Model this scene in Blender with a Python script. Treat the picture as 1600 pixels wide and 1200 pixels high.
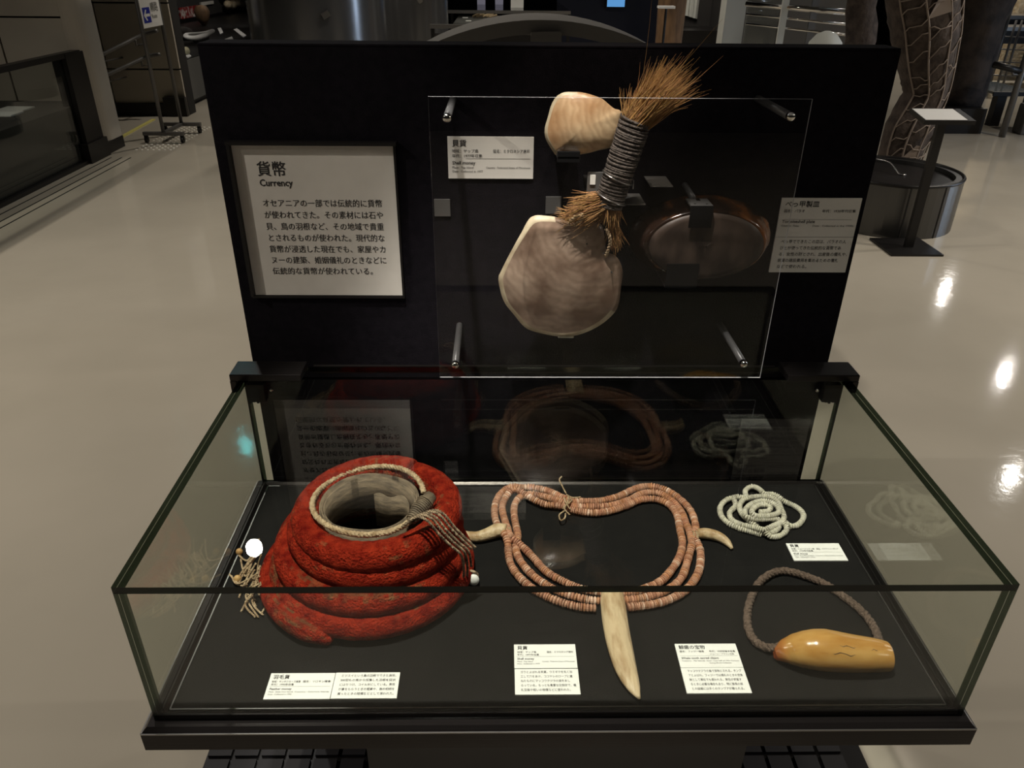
import bpy, bmesh, math, random
from mathutils import Vector, Matrix, noise as mnoise

for o in list(bpy.data.objects):
    bpy.data.objects.remove(o, do_unlink=True)
S = bpy.context.scene
COL = S.collection
PI = math.pi
R_ = math.radians
random.seed(7)

# ------------------------------------------------------------------ camera
F_PX, PITCH, YAW, ROLL = 1196.68, 0.5075, -0.0184, 0.0098
TZ = 0.75                                   # height of the tray deck
CAM = Vector((-0.0771, -0.6265, 0.8196 + TZ))
_fw = Vector((-math.sin(YAW) * math.cos(PITCH), math.cos(YAW) * math.cos(PITCH), -math.sin(PITCH)))
_r0 = Vector((math.cos(YAW), math.sin(YAW), 0))
_u0 = _r0.cross(_fw)
_ri = _r0 * math.cos(ROLL) + _u0 * math.sin(ROLL)
_up = _u0 * math.cos(ROLL) - _r0 * math.sin(ROLL)
cd = bpy.data.cameras.new('camera')
cd.sensor_width = 36
cd.lens = F_PX / 1600 * 36
cd.clip_start = 0.02
cam = bpy.data.objects.new('camera', cd)
COL.objects.link(cam)
m = Matrix((_ri, _up, -_fw)).transposed().to_4x4()
m.translation = CAM
cam.matrix_world = m
S.camera = cam


def _pt(px, py, ax, v):
    d = _fw + _ri * ((px - 800) / F_PX) - _up * ((py - 600) / F_PX)
    return CAM + d * ((v - CAM[ax]) / d[ax])


def on_x(px, py, x): return _pt(px, py, 0, x)
def on_y(px, py, y): return _pt(px, py, 1, y)
def on_z(px, py, z): return _pt(px, py, 2, z)


# ------------------------------------------------------------------ world, view, lights
w = bpy.data.worlds.new('hall')
S.world = w
w.use_nodes = True
w.node_tree.nodes['Background'].inputs[0].default_value = (1.0, 0.93, 0.84, 1)
w.node_tree.nodes['Background'].inputs[1].default_value = 0.0
S.view_settings.view_transform = 'Standard'
S.view_settings.look = 'None'
S.view_settings.gamma = 1
S.view_settings.use_curve_mapping = False
S.view_settings.exposure = 0.0


def spot(name, loc, aim, watts, cone, col=(1, 0.86, 0.68), radius=0.05, blend=0.5):
    l = bpy.data.lights.new(name, 'SPOT')
    l.energy = watts
    l.color = col
    l.spot_size = R_(cone)
    l.spot_blend = blend
    l.shadow_soft_size = radius
    o = bpy.data.objects.new(name, l)
    COL.objects.link(o)
    o.location = loc
    o.rotation_euler = (Vector(aim) - Vector(loc)).to_track_quat('-Z', 'Y').to_euler()
    return o


CEIL = 3.6
# track spots over the exhibit
spot('track_spot_offscreen', (-0.3, -0.15, 3.3), (0.0, 0.2, 0.78), 430, 25.8, (1, 0.94, 0.85), 0.035, 0.3)
spot('track_spot_offscreen', (-0.1, -0.9, 3.2), (0.10, 0.58, 1.16), 12, 24, (1, 0.91, 0.78), 0.03, 0.3)  # soft wash, added to brighten the board, its labels and the lower shell
spot('track_spot_offscreen', (-2.64, -0.63, 3.3), (-0.37, 0.58, 1.22), 150, 12, (1, 0.92, 0.80), 0.015)
spot('track_spot_offscreen', (0.55, -0.1, 3.3), (0.05, 0.52, 1.35), 85, 10, (1, 0.86, 0.68), 0.03)
spot('track_spot_offscreen', (-1.52, 2.86, 3.4), (-0.35, 0.2, 0.8), 40, 30, (1, 0.95, 0.9), 0.045)
# hall downlights
for (x, y, wt) in [(-5.0, 0.6, 150), (-5.2, 3.0, 120), (-4.4, -2.2, 120), (5.2, 0.8, 130), (5.2, 3.0, 120), (4.4, -2.2, 90),
                   (-0.6, 3.6, 60), (0.0, 6.2, 70), (-2.2, 8.6, 90), (1.2, 9.2, 60), (6.2, 4.6, 110), (2.4, 9.4, 50), (7.4, 12.0, 170)]:
    spot('downlight_offscreen', (x, y, CEIL - 0.05), (x * 0.8, y, 0), wt * 2.0, 125, (1, 0.905, 0.77), 0.06, 0.9)
# lamps further down the hall whose images show on the polished floor
for (x, y, wt) in [(6.59, 11.47, 60), (7.6, 11.6, 60), (6.9, 8.6, 60), (5.58, 6.2, 60)]:
    spot('downlight_offscreen', (x, y, 3.4), (x * 0.6, y * 0.5, 0), wt * 0.42, 110, (1, 0.95, 0.88), 0.03, 0.9)


# ------------------------------------------------------------------ materials
def mat(name, col, rough=0.6, metal=0.0, col2=None, nscale=8.0, bump=0.0, bscale=60.0, spec=0.5, detail=4.0,
        lo=0.35, hi=0.65, attr=False, trans=0.0, stretch=None, coat=0.0, sheen=0.0):
    M = bpy.data.materials.new(name)
    M.use_nodes = True
    nt = M.node_tree
    b = nt.nodes['Principled BSDF']
    b.inputs['Base Color'].default_value = (*col, 1)
    b.inputs['Roughness'].default_value = rough
    b.inputs['Metallic'].default_value = metal
    b.inputs['Specular IOR Level'].default_value = spec
    b.inputs['Coat Weight'].default_value = coat
    b.inputs['Sheen Weight'].default_value = sheen
    if trans:
        b.inputs['Transmission Weight'].default_value = trans
    tc = nt.nodes.new('ShaderNodeTexCoord')
    vec = tc.outputs['Object']
    if stretch:
        mp = nt.nodes.new('ShaderNodeMapping')
        mp.inputs['Scale'].default_value = stretch
        nt.links.new(vec, mp.inputs['Vector'])
        vec = mp.outputs['Vector']
    out = None
    if col2:
        n = nt.nodes.new('ShaderNodeTexNoise')
        n.inputs['Scale'].default_value = nscale
        n.inputs['Detail'].default_value = detail
        nt.links.new(vec, n.inputs['Vector'])
        r = nt.nodes.new('ShaderNodeValToRGB')
        r.color_ramp.elements[0].position = lo
        r.color_ramp.elements[1].position = hi
        r.color_ramp.elements[0].color = (*col, 1)
        r.color_ramp.elements[1].color = (*col2, 1)
        nt.links.new(n.outputs['Fac'], r.inputs['Fac'])
        out = r.outputs['Color']
    if attr:
        a = nt.nodes.new('ShaderNodeVertexColor')
        a.layer_name = 'tone'
        if out is not None:
            mx = nt.nodes.new('ShaderNodeMix')
            mx.data_type = 'RGBA'
            mx.blend_type = 'MULTIPLY'
            mx.inputs[0].default_value = 1
            nt.links.new(out, mx.inputs[6])
            nt.links.new(a.outputs['Color'], mx.inputs[7])
            out = mx.outputs[2]
        else:
            mx = nt.nodes.new('ShaderNodeMix')
            mx.data_type = 'RGBA'
            mx.blend_type = 'MULTIPLY'
            mx.inputs[0].default_value = 1
            mx.inputs[6].default_value = (*col, 1)
            nt.links.new(a.outputs['Color'], mx.inputs[7])
            out = mx.outputs[2]
    if out is not None:
        nt.links.new(out, b.inputs['Base Color'])
    if bump:
        n2 = nt.nodes.new('ShaderNodeTexNoise')
        n2.inputs['Scale'].default_value = bscale
        n2.inputs['Detail'].default_value = 5
        nt.links.new(vec, n2.inputs['Vector'])
        bp = nt.nodes.new('ShaderNodeBump')
        bp.inputs['Strength'].default_value = bump
        bp.inputs['Distance'].default_value = 0.01
        nt.links.new(n2.outputs['Fac'], bp.inputs['Height'])
        nt.links.new(bp.outputs['Normal'], b.inputs['Normal'])
    return M


def glass_mat(name, tint, ior=1.5, rough=0.0):
    """Clear pane: straight-through light plus a Fresnel surface reflection."""
    M = bpy.data.materials.new(name)
    M.use_nodes = True
    nt = M.node_tree
    nt.nodes.clear()
    o = nt.nodes.new('ShaderNodeOutputMaterial')
    t = nt.nodes.new('ShaderNodeBsdfTransparent')
    t.inputs[0].default_value = (*tint, 1)
    g = nt.nodes.new('ShaderNodeBsdfGlossy')
    g.inputs['Roughness'].default_value = rough
    geo = nt.nodes.new('ShaderNodeNewGeometry')
    mr = nt.nodes.new('ShaderNodeMapRange')
    mr.inputs[3].default_value = ior
    mr.inputs[4].default_value = 1 / ior
    f = nt.nodes.new('ShaderNodeFresnel')
    mx = nt.nodes.new('ShaderNodeMixShader')
    L = nt.links.new
    L(geo.outputs['Backfacing'], mr.inputs[0])
    L(mr.outputs[0], f.inputs['IOR'])
    L(f.outputs[0], mx.inputs[0])
    L(t.outputs[0], mx.inputs[1])
    L(g.outputs[0], mx.inputs[2])
    L(mx.outputs[0], o.inputs[0])
    return M


def emit(name, col, strength):
    M = bpy.data.materials.new(name)
    M.use_nodes = True
    b = M.node_tree.nodes['Principled BSDF']
    b.inputs['Base Color'].default_value = (*col, 1)
    b.inputs['Emission Color'].default_value = (*col, 1)
    b.inputs['Emission Strength'].default_value = strength
    return M


G = {}
G['floor'] = mat('polished_floor', (0.47, 0.43, 0.36), 0.075, col2=(0.52, 0.475, 0.40), nscale=1.3, bump=0.035, bscale=22, spec=0.3)
G['wall'] = mat('wall_panel_grey', (0.40, 0.36, 0.30), 0.75, col2=(0.45, 0.41, 0.34), nscale=2)
G['joint'] = mat('joint_black', (0.012, 0.011, 0.01), 0.8)
G['matte'] = mat('matte_black', (0.004, 0.004, 0.0045), 0.9, spec=0.08)
G['dark'] = mat('dark_wall', (0.03, 0.028, 0.027), 0.85)
G['black'] = mat('black_satin', (0.009, 0.008, 0.008), 0.38, spec=0.4)
G['metal'] = mat('black_brushed_metal', (0.035, 0.031, 0.03), 0.28, metal=0.85, stretch=(2, 300, 300), bump=0.05, bscale=3)
G['felt'] = mat('black_felt', (0.0045, 0.0038, 0.0058), 0.95, col2=(0.0075, 0.0062, 0.009), nscale=90, bump=0.25, bscale=700, spec=0.1)
G['deck'] = mat('black_deck_cloth', (0.0042, 0.0039, 0.0038), 0.85, col2=(0.006, 0.0055, 0.0052), nscale=40, bump=0.15, bscale=900, spec=0.2)
G['glass'] = glass_mat('case_glass', (0.945, 0.958, 0.932))
G['edge'] = glass_mat('glass_edge', (0.07, 0.10, 0.07), 1.6, 0.05)
G['acryl'] = glass_mat('clear_acrylic', (0.985, 0.985, 0.985), 1.49)
G['acryl_lit_edge'] = mat('acrylic_lit_edge', (0.42, 0.42, 0.43), 0.2)  # pale grey stands in for light gathered in the sheet's edges
G['chrome'] = mat('chrome', (0.75, 0.73, 0.7), 0.12, metal=1)
G['steel'] = mat('brushed_steel', (0.42, 0.41, 0.40), 0.3, metal=1)
G['grey_metal'] = mat('grey_metal', (0.16, 0.155, 0.15), 0.45, metal=0.6)
G['rod'] = mat('frosted_rod', (0.07, 0.07, 0.072), 0.35)
G['card'] = mat('white_card', (0.86, 0.86, 0.85), 0.55)
G['board'] = mat('pale_grey_card', (0.66, 0.64, 0.60), 0.7, col2=(0.69, 0.67, 0.63), nscale=30)
G['signboard'] = mat('grey_beige_signboard', (0.62, 0.59, 0.54), 0.7, col2=(0.65, 0.62, 0.57), nscale=30)
G['ink'] = mat('black_ink', (0.02, 0.018, 0.018), 0.8)
G['ink2'] = mat('grey_ink', (0.12, 0.115, 0.11), 0.8)
G['blue'] = mat('blue_print', (0.008, 0.02, 0.33), 0.6)
G['red'] = mat('red_feather', (0.17, 0.006, 0.003), 0.9, col2=(0.38, 0.030, 0.011), nscale=60, bump=0.9, bscale=300, spec=0.08, attr=True, sheen=0.0, lo=0.3, hi=0.6)
G['bark'] = mat('bark_strip', (0.22, 0.165, 0.11), 0.75, col2=(0.09, 0.066, 0.046), nscale=50, bump=0.3, bscale=200, stretch=(1, 1, 4))
G['cord'] = mat('plant_fibre_cord', (0.55, 0.42, 0.27), 0.85, col2=(0.30, 0.20, 0.11), nscale=120, bump=0.5, bscale=300)
G['cord_dark'] = mat('cord_with_dark_strands', (0.45, 0.33, 0.22), 0.85, col2=(0.07, 0.045, 0.03), nscale=160, bump=0.5, bscale=300)
G['seed'] = mat('tan_seed', (0.55, 0.36, 0.15), 0.5, col2=(0.40, 0.22, 0.08), nscale=60)
G['bead'] = mat('shell_disc_bead', (0.42, 0.20, 0.12), 0.5, attr=True, col2=(0.52, 0.30, 0.20), nscale=150, spec=0.4)
G['wbead'] = mat('white_shell_bead', (0.62, 0.595, 0.52), 0.5, attr=True, col2=(0.53, 0.50, 0.43), nscale=90)
G['tooth'] = mat('aged_tooth', (0.36, 0.235, 0.12), 0.45, col2=(0.56, 0.43, 0.27), nscale=26, bump=0.25, bscale=60, stretch=(3, 0.8, 3), lo=0.38, hi=0.56)
G['ivory'] = mat('polished_amber_tooth', (0.40, 0.19, 0.042), 0.2, col2=(0.52, 0.30, 0.09), nscale=16, stretch=(1, 4, 4), coat=0.4, attr=True)
G['braid'] = mat('brown_braided_cord', (0.085, 0.055, 0.04), 0.9, col2=(0.16, 0.11, 0.085), nscale=220, bump=0.6, bscale=400)
G['coir'] = mat('coir_fibre', (0.36, 0.20, 0.08), 0.75, attr=True, spec=0.3)
G['wind'] = mat('dark_wound_cord', (0.03, 0.022, 0.018), 0.8, col2=(0.085, 0.066, 0.054), nscale=160, bump=0.5, bscale=400)
G['drum'] = mat('drum_metal', (0.12, 0.118, 0.116), 0.3, metal=0.85)
G['column'] = mat('column_metal', (0.17, 0.172, 0.178), 0.22, metal=0.75)
G['wood'] = mat('carved_wood', (0.26, 0.15, 0.075), 0.7, col2=(0.13, 0.075, 0.04), nscale=6, stretch=(3, 3, 0.7), bump=0.4, bscale=20)
G['bark_dark'] = mat('dark_trunk', (0.018, 0.014, 0.013), 0.85, col2=(0.045, 0.033, 0.028), nscale=9, bump=0.8, bscale=16)
G['fern'] = mat('fibrous_trunk', (0.035, 0.025, 0.021), 0.9, col2=(0.085, 0.064, 0.053), nscale=14, bump=0.9, bscale=30)
G['rope'] = mat('pale_net_cord', (0.25, 0.20, 0.165), 0.85)
G['white'] = mat('white_paint', (0.62, 0.64, 0.61), 0.6)
G['yellow'] = mat('yellow_strip', (0.62, 0.56, 0.16), 0.6)
G['photo'] = mat('photo_print', (0.30, 0.02, 0.02), 0.4, col2=(0.75, 0.70, 0.66), nscale=9, lo=0.47, hi=0.60)
G['screen'] = emit('blue_screen', (0.10, 0.30, 0.62), 0.9)
G['cyan'] = emit('cyan_lamp', (0.12, 0.85, 0.95), 60.0)
G['beige'] = mat('beige_relief', (0.55, 0.42, 0.25), 0.8, col2=(0.75, 0.66, 0.50), nscale=20, bump=0.8, bscale=25)
G['navy'] = mat('dark_blue_wall', (0.012, 0.014, 0.03), 0.7)
G['tile'] = mat('black_rubber_tile', (0.010, 0.009, 0.012), 0.5)


def shell_mat(name, a, b, c, scale, rough):
    M = bpy.data.materials.new(name)
    M.use_nodes = True
    nt = M.node_tree
    B = nt.nodes['Principled BSDF']
    B.inputs['Roughness'].default_value = rough
    B.inputs['Coat Weight'].default_value = 0.25
    tc = nt.nodes.new('ShaderNodeTexCoord')
    wv = nt.nodes.new('ShaderNodeTexWave')
    wv.wave_type = 'RINGS'
    wv.rings_direction = 'SPHERICAL'
    wv.inputs['Scale'].default_value = scale
    wv.inputs['Distortion'].default_value = 5.5
    wv.inputs['Detail'].default_value = 3
    wv.inputs['Detail Scale'].default_value = 2
    n = nt.nodes.new('ShaderNodeTexNoise')
    n.inputs['Scale'].default_value = 17
    n.inputs['Detail'].default_value = 8
    r = nt.nodes.new('ShaderNodeValToRGB')
    r.color_ramp.elements[0].position = 0.36
    r.color_ramp.elements[1].position = 0.64
    r.color_ramp.elements[0].color = (*a, 1)
    r.color_ramp.elements[1].color = (*b, 1)
    mx = nt.nodes.new('ShaderNodeMix')
    mx.data_type = 'RGBA'
    mx.inputs[7].default_value = (*c, 1)
    ma = nt.nodes.new('ShaderNodeMath')
    ma.operation = 'MULTIPLY'
    ma.inputs[1].default_value = 0.28
    L = nt.links.new
    L(tc.outputs['Object'], wv.inputs['Vector'])
    L(tc.outputs['Object'], n.inputs['Vector'])
    L(n.outputs['Fac'], r.inputs['Fac'])
    L(wv.outputs['Fac'], ma.inputs[0])
    L(ma.outputs[0], mx.inputs[0])
    L(r.outputs['Color'], mx.inputs[6])
    L(mx.outputs[2], B.inputs['Base Color'])
    bp = nt.nodes.new('ShaderNodeBump')
    bp.inputs['Strength'].default_value = 0.12
    bp.inputs['Distance'].default_value = 0.004
    L(n.outputs['Fac'], bp.inputs['Height'])
    L(bp.outputs['Normal'], B.inputs['Normal'])
    return M


G['shell_rim'] = mat('pale_shell_rim', (0.50, 0.43, 0.30), 0.5, col2=(0.36, 0.29, 0.19), nscale=60)
G['pearl'] = shell_mat('golden_pearl_shell', (0.36, 0.205, 0.10), (0.66, 0.50, 0.31), (0.22, 0.12, 0.055), 34, 0.3)
G['pearl2'] = shell_mat('grey_pearl_shell', (0.15, 0.095, 0.066), (0.40, 0.30, 0.225), (0.11, 0.066, 0.045), 24, 0.36)


def tortoise_mat():
    M = mat('tortoiseshell', (0.012, 0.006, 0.004), 0.16, col2=(0.26, 0.09, 0.02), nscale=15, lo=0.48, hi=0.70, spec=0.6)
    return M


G['tort'] = tortoise_mat()
G['tort_dull'] = mat('tortoiseshell_worn_floor', (0.016, 0.011, 0.009), 0.45, spec=0.25, col2=(0.075, 0.052, 0.04), nscale=26, stretch=(1, 1, 0.5))


# ------------------------------------------------------------------ mesh tools
class MB:
    def __init__(s):
        s.v, s.f, s.mi, s.tone = [], [], [], []
        s.cur = 0
        s.t = (1, 1, 1)

    def add(s, vs, fs, mi=None):
        o = len(s.v)
        s.v += [tuple(p) for p in vs]
        for f in fs:
            s.f.append(tuple(i + o for i in f))
            s.mi.append(s.cur if mi is None else mi)
            s.tone.append(s.t)

    def box(s, x0, x1, y0, y1, z0, z1, mi=None):
        s.add([(x0, y0, z0), (x1, y0, z0), (x1, y1, z0), (x0, y1, z0), (x0, y0, z1), (x1, y0, z1), (x1, y1, z1), (x0, y1, z1)],
              [(0, 3, 2, 1), (4, 5, 6, 7), (0, 1, 5, 4), (1, 2, 6, 5), (2, 3, 7, 6), (3, 0, 4, 7)], mi)
        return s

    def cbox(s, c, sx, sy, sz):
        return s.box(c[0] - sx / 2, c[0] + sx / 2, c[1] - sy / 2, c[1] + sy / 2, c[2] - sz / 2, c[2] + sz / 2)

    def bar(s, a, b, w_, h_=None, up=(0, 0, 1)):
        a, b = Vector(a), Vector(b)
        d = (b - a).normalized()
        u = Vector(up)
        if abs(d.dot(u)) > 0.98:
            u = Vector((0, 1, 0))
        x = d.cross(u).normalized() * w_ / 2
        y = x.cross(d).normalized() * (h_ or w_) / 2
        s.add([a - x - y, a + x - y, a + x + y, a - x + y, b - x - y, b + x - y, b + x + y, b - x + y],
              [(0, 1, 2, 3), (7, 6, 5, 4), (0, 4, 5, 1), (1, 5, 6, 2), (2, 6, 7, 3), (3, 7, 4, 0)])
        return s

    def tube(s, pts, r, n=10, closed=False, cap=True, flat=1.0, wob=None, tones=None):
        pts = [Vector(p) for p in pts]
        N = len(pts)
        rr = r if hasattr(r, '__len__') else [r] * N
        tang = []
        for i in range(N):
            if closed:
                t = pts[(i + 1) % N] - pts[i - 1]
            else:
                t = pts[min(i + 1, N - 1)] - pts[max(i - 1, 0)]
            tang.append(t.normalized() if t.length > 1e-9 else Vector((0, 0, 1)))
        u = Vector((0, 0, 1))
        if abs(u.dot(tang[0])) > 0.9:
            u = Vector((0, 1, 0))
        vs, rings = [], []
        for i in range(N):
            u = (u - tang[i] * u.dot(tang[i])).normalized()
            b_ = tang[i].cross(u)
            ring = []
            for k in range(n):
                a = 2 * PI * k / n
                q = rr[i] * (wob(i, a) if wob else 1)
                ring.append(len(vs))
                vs.append(pts[i] + u * math.cos(a) * q + b_ * math.sin(a) * q * flat)
            rings.append(ring)
        o = len(s.v)
        s.v += [tuple(p) for p in vs]
        M = N if closed else N - 1
        for i in range(M):
            A, B = rings[i], rings[(i + 1) % N]
            t = tones[i] if tones else s.t
            for k in range(n):
                s.f.append((o + A[k], o + A[(k + 1) % n], o + B[(k + 1) % n], o + B[k]))
                s.mi.append(s.cur)
                s.tone.append(t)
        if cap and not closed:
            for ring, rev in ((rings[0], True), (rings[-1], False)):
                f = [o + i for i in ring]
                s.f.append(tuple(reversed(f)) if rev else tuple(f))
                s.mi.append(s.cur)
                s.tone.append(tones[0 if rev else -1] if tones else s.t)
        return s

    def lathe(s, prof, c=(0, 0, 0), n=32, sy=1.0):
        """prof: list of (r, z) bottom to top about the vertical through c."""
        vs, fs = [], []
        for r, z in prof:
            for k in range(n):
                a = 2 * PI * k / n
                vs.append((c[0] + r * math.cos(a), c[1] + r * math.sin(a) * sy, c[2] + z))
        for i in range(len(prof) - 1):
            for k in range(n):
                fs.append((i * n + k, i * n + (k + 1) % n, (i + 1) * n + (k + 1) % n, (i + 1) * n + k))
        fs.append(tuple(reversed(range(n))))
        fs.append(tuple((len(prof) - 1) * n + k for k in range(n)))
        s.add(vs, fs)
        return s

    def ball(s, c, rx, ry=None, rz=None, n=12, m_=8):
        ry, rz = ry or rx, rz or rx
        prof = []
        vs, fs = [], []
        for i in range(m_ + 1):
            ph = -PI / 2 + PI * i / m_
            for k in range(n):
                a = 2 * PI * k / n
                vs.append((c[0] + rx * math.cos(ph) * math.cos(a), c[1] + ry * math.cos(ph) * math.sin(a), c[2] + rz * math.sin(ph)))
        for i in range(m_):
            for k in range(n):
                fs.append((i * n + k, i * n + (k + 1) % n, (i + 1) * n + (k + 1) % n, (i + 1) * n + k))
        s.add(vs, fs)
        return s

    def build(s, name, mats, parent=None, smooth=False, origin=None, bevel=0.0):
        me = bpy.data.meshes.new(name)
        og = Vector(origin) if origin is not None else Vector((0, 0, 0))
        me.from_pydata([tuple(Vector(p) - og) for p in s.v], [], s.f)
        ml = mats if isinstance(mats, (list, tuple)) else [mats]
        for m_ in ml:
            me.materials.append(G[m_] if isinstance(m_, str) else m_)
        me.polygons.foreach_set('material_index', s.mi)
        if any(t != (1, 1, 1) for t in s.tone):
            at_ = me.color_attributes.new('tone', 'FLOAT_COLOR', 'CORNER')
            data = []
            for p in me.polygons:
                data += list((*s.tone[p.index], 1)) * p.loop_total
            at_.data.foreach_set('color', data)
        elif any((G[m_] if isinstance(m_, str) else m_) in (G['red'], G['bead'], G['wbead'], G['coir'], G['ivory']) for m_ in ml):
            at_ = me.color_attributes.new('tone', 'FLOAT_COLOR', 'CORNER')
            at_.data.foreach_set('color', [1.0] * (4 * len(me.loops)))
        if smooth:
            me.polygons.foreach_set('use_smooth', [True] * len(me.polygons))
        me.validate()
        me.update()
        o = bpy.data.objects.new(name, me)
        COL.objects.link(o)
        o.location = og
        if parent is not None:
            o.parent = parent
            if parent.type == 'EMPTY' or True:
                # keep world placement
                o.location = og - world_of(parent)
        if bevel:
            md = o.modifiers.new('bevel', 'BEVEL')
            md.width = bevel
            md.segments = 2
            md.limit_method = 'ANGLE'
        return o


def world_of(o):
    p = Vector(o.location)
    while o.parent is not None:
        o = o.parent
        p += Vector(o.location)
    return p


def tag(o, label=None, cat=None, group=None, kind=None):
    if label:
        o['label'] = label
    if cat:
        o['category'] = cat
    if group:
        o['group'] = group
    if kind:
        o['kind'] = kind
    return o


def thing(name, label, cat, loc=(0, 0, 0), group=None):
    o = bpy.data.objects.new(name, None)
    o.empty_display_size = 0.05
    COL.objects.link(o)
    o.location = loc
    return tag(o, label, cat, group)


def struct(o):
    o['kind'] = 'structure'
    return o


def smoothpath(pts, step=0.004, closed=False):
    """Catmull-Rom through the points, resampled at an even step."""
    P = [Vector(p) for p in pts]
    n = len(P)
    dense = []
    rng = range(n if closed else n - 1)
    for i in rng:
        if closed:
            a, b, c, d = P[i - 1], P[i], P[(i + 1) % n], P[(i + 2) % n]
        else:
            a, b, c, d = P[max(i - 1, 0)], P[i], P[i + 1], P[min(i + 2, n - 1)]
        for k in range(16):
            t = k / 16
            dense.append(0.5 * ((2 * b) + (c - a) * t + (2 * a - 5 * b + 4 * c - d) * t * t + (3 * b - a - 3 * c + d) * t ** 3))
    if not closed:
        dense.append(P[-1])
    out = [dense[0]]
    acc = 0
    for i in range(1, len(dense)):
        seg = (dense[i] - dense[i - 1]).length
        while acc + seg >= step and seg > 1e-9:
            f = (step - acc) / seg
            q = dense[i - 1].lerp(dense[i], f)
            out.append(q)
            dense[i - 1] = q
            seg = (dense[i] - q).length
            acc = 0
        acc += seg
    return out


# ------------------------------------------------------------------ lettering
def text_mesh(lines):
    """lines: (string, x, y, size, weight, width or None); x right, y up, returns verts, faces in that plane."""
    V, Fc = [], []
    for (txt, x, y, size, weight, width) in lines:
        cu = bpy.data.curves.new('t', 'FONT')
        cu.body = txt
        cu.size = size
        cu.resolution_u = 2
        cu.fill_mode = 'FRONT'
        ob = bpy.data.objects.new('t', cu)
        COL.objects.link(ob)
        dg = bpy.context.evaluated_depsgraph_get()
        ev = ob.evaluated_get(dg)
        me = ev.to_mesh()
        vs = [tuple(v.co) for v in me.vertices]
        fs = [tuple(p.vertices) for p in me.polygons]
        ev.to_mesh_clear()
        bpy.data.objects.remove(ob, do_unlink=True)
        bpy.data.curves.remove(cu)
        if not vs:
            continue
        wx = max(v[0] for v in vs)
        k = (width / wx) if width else 1.0
        e = weight * size * 2.2
        for c_, (dx, dy) in enumerate([(0, 0)] if weight <= 0 else [(0, 0), (e, 0)] if weight < 0.01 else [(0, 0), (e, 0), (e * 0.5, e * 0.5), (e * 0.5, -e * 0.5)]):
            o = len(V)
            V += [(x + v[0] * k + dx, y + v[1] + dy, c_ * 4e-6) for v in vs]
            Fc += [tuple(i + o for i in f) for f in fs]
    return V, Fc


def make_text(name, lines, parent, origin, ux, uy, un, lift=0.0004, mt='ink'):
    V, Fc = text_mesh(lines)
    ux, uy, un = Vector(ux), Vector(uy), Vector(un)
    mb = MB()
    mb.add([Vector(origin) + ux * v[0] + uy * v[1] + un * (lift + v[2]) for v in V], Fc)
    return mb.build(name, mt, parent)


# ------------------------------------------------------------------ the hall
fl = MB().box(-14, 16, -7, 26, -0.2, 0).build('floor', 'floor')
struct(fl)
struct(MB().box(-14, 16, -7, 26, CEIL + 0.4, CEIL + 0.6).build('ceiling', 'dark'))
struct(MB().box(-14, 16, 25.5, 26, 0, CEIL + 0.4).build('wall_back', 'dark'))
struct(MB().box(-14, 16, -7, -6.7, 0, CEIL + 0.4).build('wall_front', 'dark'))
struct(MB().box(15.5, 16, -7, 26, 0, CEIL + 0.4).build('wall_right', 'dark'))

# wall with grey panels (faces the visitor) and its rounded end
WY1 = 6.45


def panel_wall(name, y, x0, x1, zs, xs, thick=0.05, base=0.0):
    root = MB().box(x0, x1, y + thick * 0.6, y + 0.25, base, CEIL + 0.4).build(name, 'joint')
    struct(root)
    g = 0.007
    zz = [base] + zs + [CEIL + 0.4]
    xx = [x0] + xs + [x1]
    for i in range(len(zz) - 1):
        for j in range(len(xx) - 1):
            MB().box(xx[j] + (g if j else 0), xx[j + 1] - (g if j < len(xx) - 2 else 0), y, y + thick, zz[i] + (g if i else 0), zz[i + 1] - g).build(
                'wall_panel', 'wall', root, bevel=0.003)
    return root


zj = on_y(60, 27, WY1).z
xj = on_y(11, 100, WY1).x
xe = -3.72
wl = panel_wall('wall_left', WY1, -14, xe, [zj - 0.75, zj, zj + 0.75], [xj - 2.4, xj - 1.2, xj])
# rounded corner pier
pier = MB()
pts = []
for k in range(9):
    a = PI / 2 * k / 8
    pts.append((xe + 0.13 * math.sin(a), WY1 + 0.13 - 0.13 * math.cos(a)))
pts += [(xe + 0.13, WY1 + 0.32), (xe, WY1 + 0.32)]
n_ = len(pts)
pier.add([(x, y, 0.10) for x, y in pts] + [(x, y, CEIL + 0.4) for x, y in pts],
         [(i, (i + 1) % n_, n_ + (i + 1) % n_, n_ + i) for i in range(n_)])
pr = pier.build('wall_corner', 'wall', smooth=False)
struct(pr)
MB().box(xe, xe + 0.135, WY1 + 0.0, WY1 + 0.325, 0, 0.1).build('plinth', 'black', pr)

WY2 = 8.35
a1 = on_y(166, 100, WY2).x
z1, z2 = on_y(200, 108, WY2).z, on_y(170, 4, WY2).z
w2 = panel_wall('wall_alcove', WY2, xe - 1.2, on_y(262, 100, WY2).x + 0.12, [z1, z2, z2 + 0.8], [a1], base=0.0)
struct(MB().box(xe - 1.2, xe - 0.06, WY2 - 0.03, WY2 - 0.001, 0, 0.13).build('baseboard_alcove', 'black'))
struct(MB().box(xe - 0.06, on_y(262, 100, WY2).x + 0.13, WY2 - 0.06, WY2 - 0.001, 0, 0.2).build('baseboard_end', 'black'))
# nosing strip on the floor
pA, pB = on_z(176, 222, 0), on_z(240, 187, 0)
struct(MB().bar(pA + Vector((0, 0, 0.004)), pB + Vector((0, 0, 0.004)), 0.04, 0.008).build('trim_1', 'yellow'))
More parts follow.
